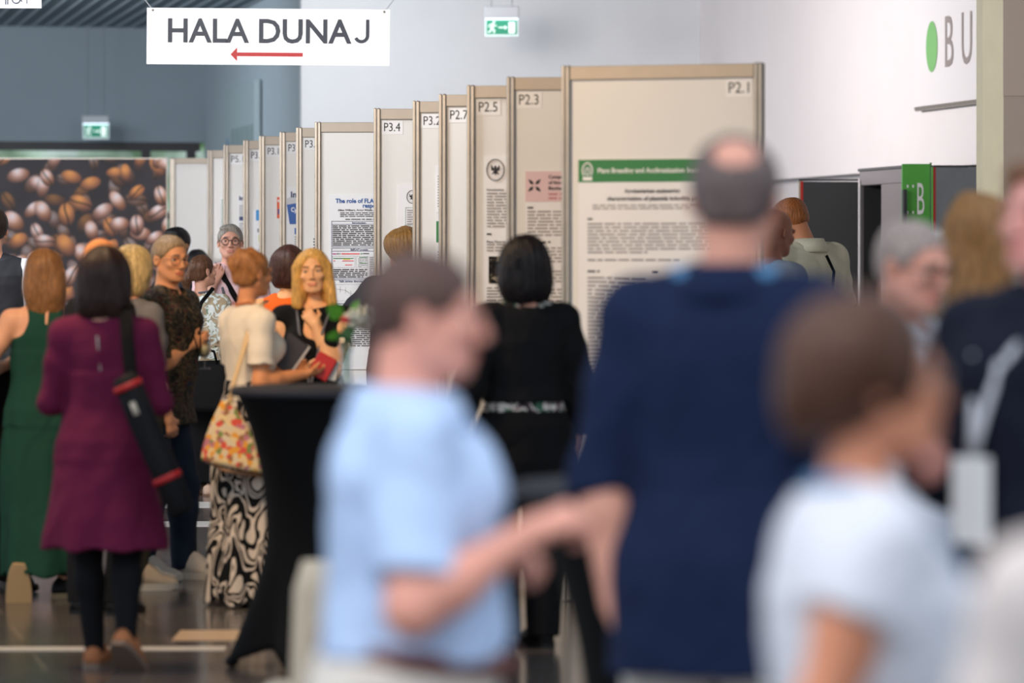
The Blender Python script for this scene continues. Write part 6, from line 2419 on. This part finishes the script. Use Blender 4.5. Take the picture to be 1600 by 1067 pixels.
# khaki shirt man bending at the lockers, and the person before him
P = Person(1278, 252, 2.0, 325, 'person with ginger brown hair in a pale khaki shirt leaning over beside the open lockers', 'm', fat=1.05, skin=(206, 140, 104), lean=(-.02, .03), head=(-20, 34, 0), headoff=(-.012, .0),
           armL=((-.15, .5, -.8), (0, 1, 0)), armR=((.32, .15, -.9), (-.3, .9, .1)))
P.body(hands='', res=.010, fine=.006).hair('short', (150, 92, 52))
P.top('shirt', cloth('pale khaki shirt', (222, 218, 196), .85), t=.022, sleeve=.9, sleeve_ease=.015, hem=.42, hem_w=.115, amp=.006, neck='vee')
P.collar(cloth('pale khaki shirt', (200, 196, 172)), hgt=.034)
P.legwear('trousers', B_CLOTH)
mb = MB(); mb.tube([(-.04, -.13, 1.62), (.0, -.155, 1.52), (-.02, -.155, 1.35)], .012, 6, rr=(1, .3)); mb.obj('bag_strap', BLK_STRAP, P.root, True)
for q in 'LR':
    P.shoe(q, B_SHOE, B_SHOE)
P = Person(1204, 290, 1.87, 30, 'bald person with brown skin half hidden by the navy shirted man\'s head', 'm', skin=(176, 118, 96), head=(20, 10, 0), sq=.7)
P.body(hands='', res=.012, fine=.007)
P.top('shirt', cloth('pale blue grey shirt', (150, 160, 178)), t=.018, sleeve=.9, hem=.46)
P.legwear('trousers', B_CLOTH)
for q in 'LR':
    P.shoe(q, B_SHOE, B_SHOE)

# cream covered chair behind the light blue shirt
sC = 620.0
YC = F / sC
ch = empty('chair', (at(560, 0, YC)[0], YC, 0), math.radians(8), 'cream cloth covered banquet chair peeking out behind the light blue shirt', 'chair')
M_CHC = cloth('cream chair cloth', (214, 198, 176), .9)
mb = MB()
rings = []
for i in range(12):
    t_ = i / 11
    z_ = .04 + .805 * t_
    wd_ = .185 - .018 * t_ + (.018 * (1 - t_) ** 2)
    if t_ > .93:
        wd_ -= .02
    yb_ = -.02 - .05 * t_
    rings.append([(wd_ * math.copysign(abs(math.cos(a)) ** .45, math.cos(a)), yb_ + .035 * math.copysign(abs(math.sin(a)) ** .6, math.sin(a)) + .004 * math.sin(9 * a), z_) for a in np.linspace(0, 2 * math.pi, 33)[:-1]])
mb.rings(rings); mb.obj('backrest', M_CHC, ch, True)
mb = MB(); mb.bbox(-.21, .21, .02, .46, .42, .49, .02); mb.obj('seat', M_CHC, ch, True)
mb = MB()
rings = [[(x * (1 + .05 * (1 - t_)), .02 + y * (1 + .03 * (1 - t_)), .04 + .39 * t_) for x, y in ((-.21, 0), (.21, 0), (.215, .2), (.21, .44), (0, .45), (-.21, .44), (-.215, .2))] for t_ in (0, .5, 1)]
mb.rings(rings); mb.obj('seat_skirt', M_CHC, ch, True)
for x_, y_ in ((-.17, -.0), (.17, -.0), (-.17, .42), (.17, .42)):
    mb = MB(); mb.tube([(x_, y_, 0), (x_, y_, .06)], .012, 8); mb.obj('leg', M_ALU, ch)
